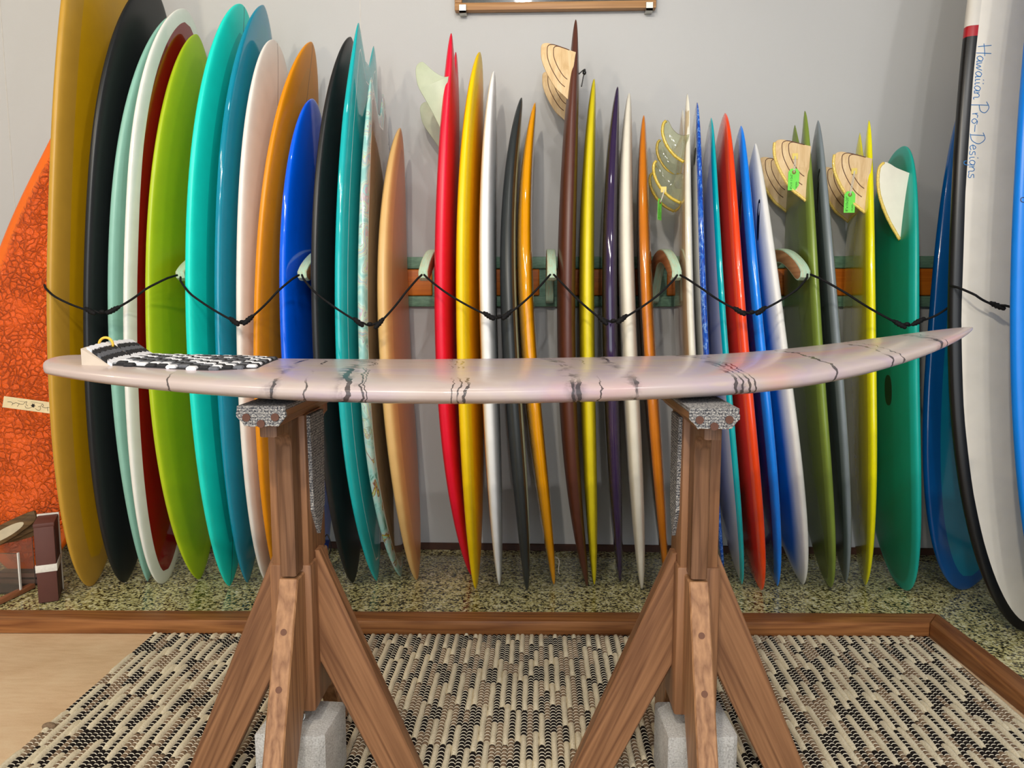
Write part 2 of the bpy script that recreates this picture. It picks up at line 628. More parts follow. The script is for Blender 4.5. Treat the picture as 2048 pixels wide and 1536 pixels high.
def cords():
    BLK = plain('black_cord', (16, 15, 17), 0.75, 0.3, 400, spec=0.3, bump=0.3)
    F = 1500.0
    cy, sy, cp, sp = math.cos(math.radians(2)), math.sin(math.radians(2)), math.cos(math.radians(-6.4)), math.sin(math.radians(-6.4))
    S = [  # hand-measured 3D way points (x, y, z): start, slack knot one, slack knot two, end
        ((-1.668, 2.50, 1.170), (-1.490, 2.455, 1.083), (-1.42, 2.47, 1.086), (-1.247, 2.575, 1.205), 'hanging across the mustard, black and red-decked longboards'),
        ((-1.236, 2.575, 1.198), (-1.02, 2.49, 1.048), (-0.972, 2.49, 1.053), (-0.822, 2.575, 1.205), 'hanging across the turquoise, white and amber longboards'),
        ((-0.812, 2.575, 1.205), (-0.60, 2.49, 1.046), (-0.53, 2.49, 1.042), (-0.398, 2.575, 1.205), 'hanging across the marbled board and the tan board'),
        ((-0.39, 2.575, 1.205), (-0.164, 2.49, 1.067), (-0.103, 2.49, 1.071), (0.040, 2.575, 1.205), 'hanging across the red, yellow and charcoal boards'),
        ((0.052, 2.575, 1.205), (0.212, 2.49, 1.054), (0.276, 2.49, 1.057), (0.468, 2.575, 1.203), 'hanging across the brown, lemon and purple boards'),
        ((0.478, 2.575, 1.203), (0.658, 2.49, 1.083), (0.728, 2.49, 1.085), (0.902, 2.575, 1.205), 'hanging across the orange-red and azure boards'),
        ((0.912, 2.575, 1.205), (1.175, 2.49, 1.041), (1.235, 2.49, 1.050), (1.348, 2.49, 1.112), 'hanging across the chartreuse and green boards'),
        ((1.302, 2.44, 1.165), (1.405, 2.36, 1.102), (1.455, 2.28, 1.112), (1.56, 2.06, 1.17), 'hanging across the white longboard with handwriting'),
    ]
    rr = random.Random(5)
    for a, k1, k2, b, where in S:
        a, k1, k2, b = map(np.array, (a, k1, k2, b))
        root = empty('elastic_cord', a, label='knotted black cord ' + where, category='cord', group='cords strung between the rack pegs')

        def leg(p, q, yy):
            out = []
            for i in range(15):
                s = i / 14
                r = p * (1 - s) + q * s
                r[2] -= 0.010 * math.sin(math.pi * s)
                r[1] = p[1] + (q[1] - p[1]) * min(1, (s * 3.0)) ** 0.6
                out.append(r)
            return out
        left = leg(a, k1, 0)
        right = leg(b, k2, 0)[::-1]
        mid = [k1 * (1 - s) + k2 * s + np.array([0, 0, -0.006 * math.sin(math.pi * s) + 0.003 * math.sin(9 * s)]) for s in np.linspace(0.1, 0.9, 7)]
        pts = left + mid + right
        add('rope', g_tube(pts, 0.0037, 8), BLK, root, smooth=True)
        for kk, dr in ((k1, k1 - a), (k2, b - k2)):
            d = dr / np.linalg.norm(dr)
            L = 0.024
            path, rad = [], []
            for i in range(15):
                s = i / 14 * 2 - 1
                path.append(kk + d * s * L)
                rad.append(0.0040 + 0.0055 * (1 - s * s) ** 0.7 * (0.85 + 0.25 * math.sin(i * 2.1)))
            add('knot', g_tube(path, rad, 8), BLK, root, smooth=True)
        mk = (k1 + k2) / 2
        add('knot', g_ball(mk + np.array([rr.uniform(-0.006, 0.006), 0, -0.004]), (0.010, 0.008, 0.007), 2), BLK, root, smooth=True)


cords()


# ------------------------------------------------------------------ picture frame high on the wall
def frame():
    FW = wood('frame_oak', lin((150, 104, 62)), lin((190, 146, 98)), 'x', 0.45)
    STEEL = plain('brushed_steel', (190, 188, 180), 0.35, 0.05, metal=0.9)
    xa, xb, za, zb = -0.335, 0.457, 2.257, 2.86
    root = empty('picture_frame', (0.06, WALL_Y, za), label='oak picture frame held by steel clips high on the wall', category='frame')
    b, y0, y1 = 0.029, WALL_Y - 0.040, WALL_Y - 0.008
    for nm, lo, hi in (('frame_bar', (xa, y0, za), (xb, y1, za + b)), ('frame_bar', (xa, y0, zb - b), (xb, y1, zb)),
                       ('frame_bar', (xa, y0, za + b), (xa + b, y1, zb - b)), ('frame_bar', (xb - b, y0, za + b), (xb, y1, zb - b))):
        autosmooth(add(nm, g_box(lo, hi, 0.003), FW, root))
    k = NT('dark_print')
    nz = k.noise(k.coord((1, 1, 1)), 9, 5, 0.6, 1.2)
    PR = k.out(k.ramp(nz, [(0.3, (18, 20, 22)), (0.55, (46, 52, 50)), (0.75, (86, 84, 92))]), 0.25, 0.5)
    add('print', g_box((xa + b, y1 - 0.012, za + b), (xb - b, y1 - 0.006, zb - b)), PR, root)
    for x in (-0.303, 0.430):
        autosmooth(add('clip', g_join(g_box((x - 0.014, y0 - 0.006, za - 0.012), (x + 0.014, y0 - 0.001, za + 0.020), 0.001, 1),
                                      g_box((x - 0.014, y0 - 0.006, za - 0.012), (x + 0.014, WALL_Y, za - 0.002), 0.001, 1)), STEEL, root))


frame()

# ------------------------------------------------------------------ surfboards standing in the rack
def outline(t, tm, p0, q0, p1, q1):
    t = np.asarray(t, float)
    r0 = np.clip((tm - t) / tm, 0, 1)
    r1 = np.clip((t - tm) / (1 - tm), 0, 1)
    return np.where(t < tm, (1 - r0 ** p0) ** q0, (1 - r1 ** p1) ** q1)


KP = {'log': (2.2, 2.4), 'egg': (2.2, 2.3), 'fish': (2.2, 2.2), 'fishn': (2.1, 2.1)}
NR = 3.4


class Board:
    """a board between its bottom tip B and its top tip T; n>0 is the deck side"""
    def __init__(s, kind, v):
        s.B = np.array([v[0], v[1], PZ])
        s.T = np.array(v[2:5])
        s.psi, s.bow, s.bk, s.W, s.th, s.tm, s.q0, s.q1, s.sw = v[5:14]
        s.p0, s.p1 = KP[kind]
        s.kind = kind
        s.nd = 0.15 if kind == 'fish' else 0.0
        ax = s.T - s.B
        s.L = float(np.linalg.norm(ax))
        s.el = ax / s.L
        ew = np.array([math.sin(s.psi), math.cos(s.psi), 0])
        ew -= s.el * (ew @ s.el)
        s.ew = ew / np.linalg.norm(ew)
        s.en = np.cross(s.ew, s.el)

    def f(s, t):
        t = np.asarray(t, float)
        f = outline(t, s.tm, s.p0, s.q0, s.p1, s.q1)
        if s.kind == 'fish':
            f = np.where(t > s.tm, s.sw + (1 - s.sw) * outline(t, s.tm, 2, 1, s.p1, 1.0), f)
        return f

    def g(s, t):
        return (1 - np.abs(2 * np.asarray(t, float) - 1) ** 2.5) ** 0.52

    def rock(s, t):
        k = 2 * np.asarray(t, float) - 1
        return s.bow * (1 - k ** 2) * (1 + s.bk * k)

    def drop(s, u):
        """how far the tail edge lies below the tips: swallow notch inside, rounded corner outside"""
        if s.nd == 0:
            return np.asarray(u, float) * 0.0
        return s.nd * np.clip(1 - np.asarray(u) / 0.72, 0, 1) + 0.06 * np.clip((np.asarray(u) - 0.72) / 0.28, 0, 1) ** 2

    def pt(s, t, c, side=1.0, lift=0.0):
        w = max(1e-6, float(s.W / 2 * s.f(t)))
        u = min(0.999, abs(c) / w)
        n = s.th / 2 * float(s.g(t)) * (1 - u ** NR) ** (1 / NR) * (1 - 0.12 * u * u)
        d = -s.drop(u) * max(0, (t - 0.82) / 0.18)
        return s.B + s.el * (t * s.L + d) + s.ew * c + s.en * (side * (n + lift) + float(s.rock(t)))

    def t_at(s, z):
        return (z - s.B[2]) / (s.T[2] - s.B[2])

    def t_on(s, z, c):
        """station whose surface point at offset c lies at height z"""
        lo, hi = 0.0, 0.99
        for _ in range(40):
            m = (lo + hi) / 2
            lo, hi = (m, hi) if s.pt(m, c)[2] < z else (lo, m)
        return lo

    def mesh(s, N=76, M=44):
        i = np.arange(N + 1)
        t = (1 - np.cos(np.pi * i / N)) / 2
        t[0], t[-1] = 0.0004, 0.9996
        th = 2 * np.pi * (np.arange(M) + 0.5) / M
        cu = np.sign(np.cos(th)) * np.abs(np.cos(th)) ** (2 / NR)
        nu0 = np.sign(np.sin(th)) * np.abs(np.sin(th)) ** (2 / NR)
        nu = nu0 * (1 - 0.12 * cu ** 2)
        u = np.abs(cu)
        f, g = s.f(t), s.g(t)
        c = s.W / 2 * f[:, None] * cu[None]
        n = s.th / 2 * g[:, None] * nu[None]
        tl = (t * s.L)[:, None] - s.drop(u)[None] * np.clip((t - 0.82) / 0.18, 0, 1)[:, None]
        P = s.B + s.el * tl[..., None] + s.ew * c[..., None] + s.en * (n + s.rock(t)[:, None])[..., None]
        # distance of every vertex to the plan outline
        td = (1 - np.cos(np.pi * np.linspace(0, 1, 240))) / 2
        wd_ = s.W / 2 * s.f(td)
        A = td * s.L
        ol = np.stack([np.concatenate([A, A]), np.concatenate([wd_, -wd_])], -1)
        if s.kind == 'fish':
            q = np.linspace(-1, 1, 41)
            wl = s.W / 2 * float(s.f(1.0))
            ol = np.concatenate([ol, np.stack([s.L - s.drop(np.abs(q)), q * wl], -1)])
        pc = np.stack([tl, c], -1).reshape(-1, 2)
        e = np.sqrt(((pc[:, None] - ol[None]) ** 2).sum(-1).min(1))
        V = P.reshape(-1, 3)
        F = []
        for a in range(N):
            for b in range(M):
                b2 = (b + 1) % M
                F.append((a * M + b, (a + 1) * M + b, (a + 1) * M + b2, a * M + b2))
        for r0, flip in ((0, False), (N * M, True)):       # close both ends deck edge to bottom edge
            for j in range(M // 2 - 1):
                q = (r0 + j, r0 + j + 1, r0 + M - 2 - j, r0 + M - 1 - j)
                F.append(q[::-1] if flip else q)
        at = dict(edge=e, side=np.tile(nu0, N + 1), cc=c.ravel(), tt=np.repeat(t, M))
        return V, F, at


def lerp3(a, b, k):
    return tuple(x + (y - x) * k for x, y in zip(a, b))


def vivid(c):
    """pigment tones as painted: a little lighter and purer than the shaded reading"""
    m = sum(c) / 3.0
    return tuple(max(0, min(250, (m + (v - m) * 1.06) * (1.10 if max(c) < 215 else 1.03))) for v in c)


def board_mat(name, rail, deck=None, bottom=None, lap=0.05, soft=0.0006, gloss=False, pin=None, stringer=None, special=None, rough=None):
    k = NT(name)
    deck = vivid(deck or rail)
    bottom = vivid(bottom or rail)
    rail = vivid(rail)
    edge, side, cc, tt = k.attr('edge'), k.attr('side'), k.attr('cc'), k.attr('tt')
    nz = k.noise(k.coord(), 14, 3)
    face = k.mix(k.math('GREATER_THAN', side, 0.0), lin(bottom), lin(deck))
    railc = lin(rail)
    if special == 'marble':
        v = k.coord((1, 1, 0.8))
        w1 = k.n('TexWave', wave_type='BANDS', bands_direction='Z')
        w1.inputs['Scale'].default_value = 3.2
        w1.inputs['Distortion'].default_value = 16
        w1.inputs['Detail'].default_value = 3
        w1.inputs['Detail Scale'].default_value = 2.2
        k.link(v, w1.inputs['Vector'])
        up = k.ramp(w1.outputs[0], [(0.0, (150, 205, 200)), (0.2, (178, 222, 214)), (0.4, (196, 226, 208)), (0.48, (150, 150, 170)), (0.52, (206, 226, 206)), (0.7, (176, 220, 216)), (0.8, (214, 216, 150)), (0.85, (200, 224, 214)), (0.95, (200, 176, 186)), (1.0, (160, 214, 210))])
        w2 = k.noise(v, 9, 4, 0.6, 2.5)
        lo = k.ramp(w2, [(0.3, (40, 110, 90)), (0.42, (150, 206, 200)), (0.52, (186, 206, 198)), (0.57, (110, 20, 30)), (0.60, (200, 190, 60)), (0.64, (130, 196, 190)), (0.75, (36, 80, 66))])
        railc = k.mix(k.smooth(tt, 0.42, 0.22), up, lo)
    elif special == 'bluewisp':
        v = k.coord((1, 1, 0.6))
        w2 = k.noise(v, 26, 5, 0.65, 3.0)
        railc = k.ramp(w2, [(0.35, (6, 52, 150)), (0.5, (10, 84, 196)), (0.56, (30, 110, 214)), (0.60, (150, 190, 236)), (0.63, (20, 96, 206)), (0.8, (4, 60, 160))])
    elif special == 'pinstripe_nose':   # black rail, red band, white above
        z = tt
        railc = k.ramp(z, [(0.0, (18, 17, 17)), (0.6686, (170, 24, 34)), (0.6803, (216, 210, 198))], 'CONSTANT')
    inner = k.smooth(edge, lap - soft, lap + soft)
    col = k.mix(inner, railc, face)
    if pin:
        d = k.math('ABSOLUTE', k.math('SUBTRACT', edge, lap))
        col = k.mix(k.math('LESS_THAN', d, 0.0016), col, lin(pin))
    if stringer:
        d = k.math('LESS_THAN', k.math('ABSOLUTE', cc), 0.0019)
        col = k.mix(k.math('MULTIPLY', d, k.math('GREATER_THAN', edge, 0.004)), col, lin(stringer))
    var = k.ramp(nz, [(0.3, (0.93, 0.93, 0.93, 1)), (0.7, (1.0, 1.0, 1.0, 1))])
    mx = k.n('Mix', data_type='RGBA', blend_type='MULTIPLY')
    mx.inputs[0].default_value = 1.0
    k.link(col, mx.inputs[6])
    k.link(var, mx.inputs[7])
    col = mx.outputs[2]
    if special == 'crinkle':
        v = k.coord((1, 1, 1))
        wrp = k.noise(v, 9, 3, 0.6, 0.0, True)
        vm = k.n('VectorMath', operation='MULTIPLY_ADD')
        k.link(wrp, vm.inputs[0])
        vm.inputs[1].default_value = (0.09, 0.09, 0.09)
        k.link(v, vm.inputs[2])
        n1 = k.n('TexVoronoi', feature='DISTANCE_TO_EDGE')
        n1.inputs['Scale'].default_value = 42
        k.link(vm.outputs[0], n1.inputs['Vector'])
        ln = k.math('SUBTRACT', 1.0, k.smooth(n1.outputs['Distance'], 0.0, 0.16))
        n2 = k.noise(v, 60, 3, 0.6, 1.5)
        n3 = k.noise(v, 5, 2)
        h = k.math('MULTIPLY', k.math('ADD', k.math('MULTIPLY', ln, n2), k.math('MULTIPLY', n2, 0.8)), inner)
        k.bump(k.math('MULTIPLY', h, k.smooth(n3, 0.2, 0.6)), 1.0, 0.02)
        return k.out(col, 0.14, 0.6)
    r = rough if rough is not None else (0.07 if gloss else 0.36)
    if not gloss:
        k.bump(k.noise(k.coord(), 420, 2), 0.03, 0.001)
    return k.out(col, r, 0.6 if gloss else 0.0, 0.5)


# kind, fitted numbers (bottom x y, top x y z, turn, bow, skew, width, thickness, wide point, end shapes, tail)
BV = {
    'mustard': ('log', (-1.6758, 2.6624, -1.5655, 2.9243, 2.858, 0.0444, -0.0021, 0.026, 0.5652, 0.0549, 0.4748, 0.5534, 0.5844, -0.0015)),
    'blacklog': ('log', (-1.5697, 2.7019, -1.4349, 2.8872, 2.2823, 0.0516, -0.0238, 0.289, 0.5595, 0.055, 0.6068, 0.5874, 0.6036, -0.0066)),
    'seafoam': ('egg', (-1.4895, 2.7171, -1.3556, 2.8983, 2.1766, 0.0361, -0.0434, 0.6577, 0.532, 0.0541, 0.5965, 0.8361, 0.6124, 0.0055)),
    'whitered': ('egg', (-1.4179, 2.7018, -1.3097, 2.8832, 2.1898, 0.048, -0.0323, 0.1888, 0.551, 0.0459, 0.6647, 0.4847, 0.5821, 0.0092)),
    'lime': ('egg', (-1.3016, 2.7459, -1.2783, 2.8911, 2.1061, 0.0617, -0.0402, 0.0608, 0.5426, 0.0476, 0.501, 0.6495, 0.6233, -0.0003)),
    'turq': ('egg', (-1.1568, 2.6815, -1.1037, 2.9024, 2.2108, 0.0511, -0.0449, 0.4379, 0.5523, 0.0549, 0.5636, 0.6648, 0.5418, -0.003)),
    'deepteal': ('egg', (-1.1022, 2.717, -1.0267, 2.9022, 2.211, 0.029, -0.0289, 0.496, 0.5315, 0.0539, 0.5981, 0.7037, 0.6598, 0.0002)),
    'white8': ('egg', (-1.0256, 2.7221, -0.9814, 2.8961, 2.0776, 0.0372, -0.0158, 0.3352, 0.5283, 0.0487, 0.6035, 0.6171, 0.4934, 0.0031)),
    'amber9': ('egg', (-0.9818, 2.7221, -0.8481, 2.8982, 2.0761, 0.0454, -0.0393, 0.6912, 0.541, 0.0488, 0.5522, 0.7213, 0.639, 0.0006)),
    'blue10': ('egg', (-0.8441, 2.8045, -0.8367, 2.8633, 1.8611, 0.0481, -0.0317, 0.412, 0.5269, 0.0553, 0.5742, 0.6168, 0.5415, 0.0009)),
    'black11': ('egg', (-0.7006, 2.7339, -0.7002, 2.8991, 2.0921, 0.045, -0.0538, 0.2839, 0.5385, 0.055, 0.5078, 0.5971, 0.6105, -0.0007)),
    'teal12': ('fish', (-0.6141, 2.7503, -0.6432, 2.8982, 2.1018, 0.0396, -0.0476, -0.1932, 0.5357, 0.0553, 0.4688, 0.75, 1.0032, 0.5142)),
    'marble': ('fish', (-0.5309, 2.8017, -0.6035, 2.885, 1.9148, 0.0112, -0.0437, -0.5024, 0.5201, 0.0537, 0.4321, 0.7001, 1.0035, 0.5011)),
    'tan14': ('egg', (-0.4624, 2.769, -0.5249, 2.9119, 1.7666, -0.022, -0.0469, 0.3391, 0.5085, 0.0674, 0.4868, 0.6255, 0.6812, -0.0012)),
    'red15': ('fish', (-0.257, 2.8238, -0.3151, 2.8694, 2.0592, -0.0265, -0.0581, -0.3849, 0.5157, 0.0678, 0.4872, 0.746, 0.9979, 0.4994)),
    'yellow16': ('egg', (-0.2282, 2.6853, -0.22, 2.9239, 2.0374, 0.0293, -0.0309, 0.611, 0.5299, 0.0599, 0.5328, 0.6159, 0.5629, 0.005)),
    'white17': ('egg', (-0.1425, 2.728, -0.1685, 2.9142, 1.9685, -0.0295, -0.0297, 0.4796, 0.5299, 0.0596, 0.5036, 0.6141, 0.6053, 0.0008)),
    'char18': ('fishn', (-0.0379, 2.6735, -0.0665, 2.9374, 1.8798, -0.0362, -0.0522, 0.6936, 0.511, 0.0615, 0.4938, 0.7573, 0.7553, 0.0007)),
    'amber19': ('fishn', (0.0634, 2.7383, -0.0154, 2.9401, 1.8622, -0.0325, -0.0623, 0.4609, 0.4987, 0.0619, 0.505, 0.7614, 0.7416, -0.0019)),
    'brown20': ('fish', (0.1886, 2.7309, 0.1315, 2.9195, 2.1109, 0.011, -0.0571, -0.4107, 0.5178, 0.065, 0.4894, 0.7608, 1.0044, 0.4975)),
    'yellow21': ('fishn', (0.216, 2.744, 0.2059, 2.9355, 1.9444, 0.0553, -0.0279, 0.3396, 0.4983, 0.0556, 0.4982, 0.7569, 0.7488, -0.0004)),
    'purple22': ('fishn', (0.3163, 2.7711, 0.2925, 2.9157, 1.9109, 0.0813, -0.0346, 0.3472, 0.498, 0.0611, 0.4998, 0.7581, 0.7488, -0.0026)),
    'white23': ('fishn', (0.3897, 2.7071, 0.3387, 2.9395, 1.8929, 0.108, -0.026, 0.5783, 0.5183, 0.0613, 0.4995, 0.7615, 0.741, -0.0072)),
    'amber24': ('fishn', (0.4918, 2.7751, 0.391, 2.9124, 1.8062, 0.131, -0.0256, 0.3895, 0.5049, 0.0563, 0.4921, 0.7492, 0.7463, -0.0034)),
    'clear25': ('fish', (0.6651, 2.7756, 0.5402, 2.9018, 1.852, 0.087, -0.052, -0.1748, 0.5092, 0.046, 0.4856, 0.7516, 0.9993, 0.4631)),
    'bluemarble': ('fishn', (0.7261, 2.8562, 0.5734, 2.8443, 1.8333, 0.0682, -0.0511, -0.0006, 0.5033, 0.037, 0.5156, 0.7454, 0.7261, 0.0011)),
    'teal27': ('fishn', (0.7727, 2.7638, 0.645, 2.931, 1.7992, 0.001, -0.0581, 0.1082, 0.4976, 0.037, 0.4666, 0.7061, 0.7737, 0.001)),
    'redor28': ('fishn', (0.8292, 2.7091, 0.6941, 2.9291, 1.8143, -0.0321, -0.0648, 0.0632, 0.5206, 0.0526, 0.4704, 0.6438, 0.675, 0.0002)),
    'azure29': ('fishn', (0.9018, 2.7512, 0.7537, 2.9205, 1.7668, 0.0129, -0.054, 0.2622, 0.5198, 0.0505, 0.4759, 0.753, 0.7572, 0.0026)),
    'airbrush30': ('fishn', (1.003, 2.7724, 0.8072, 2.9092, 1.7008, -0.0279, -0.0605, 0.0811, 0.5314, 0.0543, 0.4382, 0.7051, 0.8944, 0.0113)),
    'olive31': ('fish', (1.0932, 2.754, 0.9691, 2.9188, 1.7929, 0.1114, -0.0402, -0.1364, 0.5336, 0.0472, 0.3767, 0.5519, 1.0046, 0.4105)),
    'gray32': ('fishn', (1.1735, 2.7965, 1.0291, 2.8976, 1.7791, 0.1443, -0.032, 0.3143, 0.5071, 0.0454, 0.4527, 0.7381, 0.8007, -0.0002)),
    'chart33': ('fish', (1.2359, 2.7751, 1.2054, 2.914, 1.7596, 0.2106, -0.0221, 0.1752, 0.5246, 0.0467, 0.4238, 0.6535, 1.0049, 0.4052)),
    'green34': ('egg', (1.3603, 2.7412, 1.331, 2.899, 1.6773, 0.0523, -0.0573, 0.0297, 0.5389, 0.0468, 0.4807, 0.4434, 0.4301, 0.0022)),
    'orange': ('egg', (-2.013, 2.765, -1.8938, 3.034, 1.8844, 1.505, -0.0293, 0.1217, 0.575, 0.0659, 0.385, 0.6009, 1.3, 0.0003)),
    'tealface': ('log', (1.5786, 2.7386, 1.6924, 2.945, 2.0012, 1.2374, 0.0412, 0.13, 0.5562, 0.0659, 0.4546, 0.5281, 0.4722, -0.0001)),
    'whitelog': ('log', (1.5832, 2.3903, 1.601, 2.6025, 2.8545, 1.4783, -0.0033, 0.002, 0.5735, 0.068, 0.4034, 0.5873, 0.5528, 0.0009)),
    'bluelog': ('log', (1.5887, 2.1621, 1.669, 2.3823, 2.7832, 1.398, 0.0027, 0.0002, 0.5675, 0.0678, 0.516, 0.5671, 0.5639, 0.0027)),
}
# key: name, label, material arguments
SPEC = {
    'orange': ('surfboard', 'orange board with crinkled glossy deck leaning in the left corner', dict(rail=(246, 112, 24), deck=(244, 98, 16), lap=0.045, soft=0.012, special='crinkle')),
    'mustard': ('longboard', 'tall mustard yellow longboard at the left end of the rack', dict(rail=(172, 134, 52), deck=(184, 142, 18), lap=0.075, soft=0.002)),
    'blacklog': ('longboard', 'tall matte black longboard beside the mustard longboard', dict(rail=(25, 27, 29))),
    'seafoam': ('surfboard', 'pale seafoam green board between the black longboard and the red-decked board', dict(rail=(130, 174, 160))),
    'whitered': ('surfboard', 'board with dark red deck and wide white rails', dict(rail=(232, 232, 225), deck=(118, 8, 14), lap=0.045, gloss=True)),
    'lime': ('surfboard', 'lime green longboard left of the bright turquoise board', dict(rail=(158, 176, 30), deck=(146, 166, 24), lap=0.06, soft=0.01)),
    'turq': ('surfboard', 'bright turquoise longboard with rounded nose and darker centre panel', dict(rail=(26, 204, 188), deck=(20, 176, 164), lap=0.085, stringer=(20, 90, 90))),
    'deepteal': ('surfboard', 'glossy deep teal blue longboard beside the bright turquoise one', dict(rail=(0, 124, 150), deck=(0, 126, 146), lap=0.055, gloss=True)),
    'white8': ('surfboard', 'cream white longboard between the deep teal and the amber longboards', dict(rail=(232, 226, 218), stringer=(120, 100, 84))),
    'amber9': ('surfboard', 'amber longboard left of the glossy royal blue board', dict(rail=(202, 130, 16), deck=(196, 132, 40), lap=0.07, stringer=(120, 74, 20))),
    'blue10': ('surfboard', 'glossy royal blue board with rounded nose', dict(rail=(0, 98, 240), gloss=True)),
    'black11': ('surfboard', 'matte black board between the royal blue and the teal swallowtail', dict(rail=(30, 31, 32))),
    'teal12': ('surfboard', 'glossy teal swallowtail board with white pinline', dict(rail=(20, 164, 168), deck=(34, 152, 154), lap=0.05, gloss=True, pin=(220, 240, 238))),
    'marble': ('surfboard', 'swallowtail board with pale mint marbled swirl rails', dict(rail=(170, 215, 205), deck=(124, 108, 88), lap=0.03, gloss=True, pin=(236, 236, 230), special='marble')),
    'tan14': ('surfboard', 'tan beige board standing left of the wall gap', dict(rail=(200, 164, 108), deck=(184, 148, 100), lap=0.055, soft=0.001)),
    'red15': ('surfboard', 'crimson red twin fin board with pale translucent fins', dict(rail=(206, 18, 50))),
    'yellow16': ('surfboard', 'bright yellow board beside the crimson one', dict(rail=(246, 200, 8), deck=(236, 186, 6))),
    'white17': ('surfboard', 'cool white board with an amber underside', dict(rail=(242, 243, 249), bottom=(206, 150, 76), lap=0.035)),
    'char18': ('surfboard', 'charcoal black board with pale mint deck edge', dict(rail=(44, 48, 49), deck=(178, 208, 198), lap=0.035)),
    'amber19': ('surfboard', 'glossy golden amber board right of the charcoal board', dict(rail=(206, 140, 8), gloss=True)),
    'brown20': ('surfboard', 'chocolate brown keel fin board with laminated wood fins', dict(rail=(80, 45, 35))),
    'yellow21': ('surfboard', 'slim lemon yellow board right of the brown keel fin board', dict(rail=(218, 200, 34))),
    'purple22': ('surfboard', 'glossy dark purple board beside the slim lemon board', dict(rail=(46, 32, 64), gloss=True)),
    'white23': ('surfboard', 'ivory white board between the purple and the burnt amber boards', dict(rail=(228, 222, 206))),
    'amber24': ('surfboard', 'burnt amber board with dark underside right of the ivory board', dict(rail=(182, 106, 16), bottom=(70, 36, 16), lap=0.02, gloss=True, rough=0.15)),
    'clear25': ('surfboard', 'glossy off-white board with clear yellow-edged fins', dict(rail=(228, 224, 208), bottom=(178, 162, 132), lap=0.012, gloss=True)),
    'bluemarble': ('surfboard', 'royal blue board with wispy white swirl rail', dict(rail=(10, 84, 196), bottom=(206, 206, 206), lap=0.018, gloss=True, special='bluewisp')),
    'teal27': ('surfboard', 'slim glossy teal board with pale grey underside', dict(rail=(0, 162, 168), bottom=(192, 192, 190), lap=0.02, gloss=True)),
    'redor28': ('surfboard', 'orange-red board between the slim teal and the azure boards', dict(rail=(240, 70, 18), bottom=(196, 30, 14), lap=0.03, soft=0.006, gloss=True, rough=0.2)),
    'azure29': ('surfboard', 'azure blue board with navy underside', dict(rail=(0, 130, 236), bottom=(12, 44, 120), lap=0.03, soft=0.006, gloss=True, rough=0.2)),
    'airbrush30': ('surfboard', 'white railed board airbrushed blue on its underside', dict(rail=(228, 226, 221), bottom=(20, 112, 184), lap=0.055, soft=0.035)),
    'olive31': ('surfboard', 'olive green keel fin board with a green price tag', dict(rail=(112, 130, 56), bottom=(92, 106, 42), lap=0.03, soft=0.006, rough=0.25)),
    'gray32': ('surfboard', 'grey board with black fin slot behind the wooden keel fin', dict(rail=(118, 126, 130), bottom=(72, 80, 84), lap=0.03, soft=0.006, rough=0.25)),
    'chart33': ('surfboard', 'chartreuse yellow keel fin board with a green price tag', dict(rail=(228, 220, 10), bottom=(178, 166, 12), lap=0.03, soft=0.004, gloss=True, rough=0.15)),
    'green34': ('surfboard', 'sea green board with a white yellow-edged keel fin', dict(rail=(18, 150, 138), bottom=(4, 122, 102), lap=0.03, soft=0.008)),
    'tealface': ('surfboard', 'dark blue board with teal panel leaning in the right corner', dict(rail=(0, 74, 134), deck=(0, 112, 142), bottom=(0, 74, 134), lap=0.05, soft=0.001, gloss=True, rough=0.2)),
    'whitelog': ('longboard', 'white longboard with black rails and blue handwriting', dict(rail=(18, 17, 17), deck=(214, 208, 196), bottom=(214, 208, 196), lap=0.030, special='pinstripe_nose', rough=0.3)),
    'bluelog': ('longboard', 'bright blue longboard with dark handwriting at the right edge', dict(rail=(0, 116, 204), deck=(0, 116, 204), rough=0.3)),
}
BOARDS, BOBJ = {}, {}
for key, (nm, lab, margs) in SPEC.items():
    kind, v = BV[key]
    b = Board(kind, v)
    V, F, at = b.mesh()
    base = b.B.copy()
    ob = mesh_obj(nm, V, F, board_mat('board_' + key, **margs), None, origin=base, attrs=at,
                  label=lab, category='surfboard', group='surfboards standing along the back wall')
    BOARDS[key], BOBJ[key] = b, ob

# ------------------------------------------------------------------ fins
SHAPES = {
    'twin': [(0, 0), (0.27, 0.3), (0.5, 0.58), (0.74, 0.87), (0.98, 1.0), (1.13, 1.0), (1.21, 0.87), (1.18, 0.74), (1.06, 0.44), (1.0, 0.16), (1.02, 0)],
    'keel': [(0, 0), (0.10, 0.2), (0.21, 0.42), (0.47, 0.72), (0.73, 0.93), (0.92, 1.0), (1.06, 1.0), (1.11, 0.86), (1.09, 0.63), (1.04, 0.3), (1.0, 0)],
    'wide': [(0, 0.02), (0.3, 0.5), (0.6, 0.84), (0.83, 0.98), (1.04, 1.0), (1.13, 0.87), (1.11, 0.68), (1.06, 0.45), (1.0, 0)],
    'rake': [(0, 0.03), (0.19, 0.4), (0.53, 0.76), (0.94, 0.98), (1.28, 1.01), (1.41, 0.93), (1.38, 0.84), (1.14, 0.66), (0.97, 0.42), (0.94, 0.2), (1.0, 0)],
}


def fin_frame(b, z0, z1, c, side, toe=0.0):
    t0, t1 = b.t_on(z0, c), b.t_on(z1, c)
    a, d = b.pt(t0, c, side, -0.004), b.pt(t1, c + toe, side, -0.004)
    ea = d - a
    L = np.linalg.norm(ea)
    ea = ea / L
    eb = b.en * side
    eb = eb - ea * (eb @ ea)
    eb /= np.linalg.norm(eb)
    return a, ea, eb, np.cross(ea, eb), L


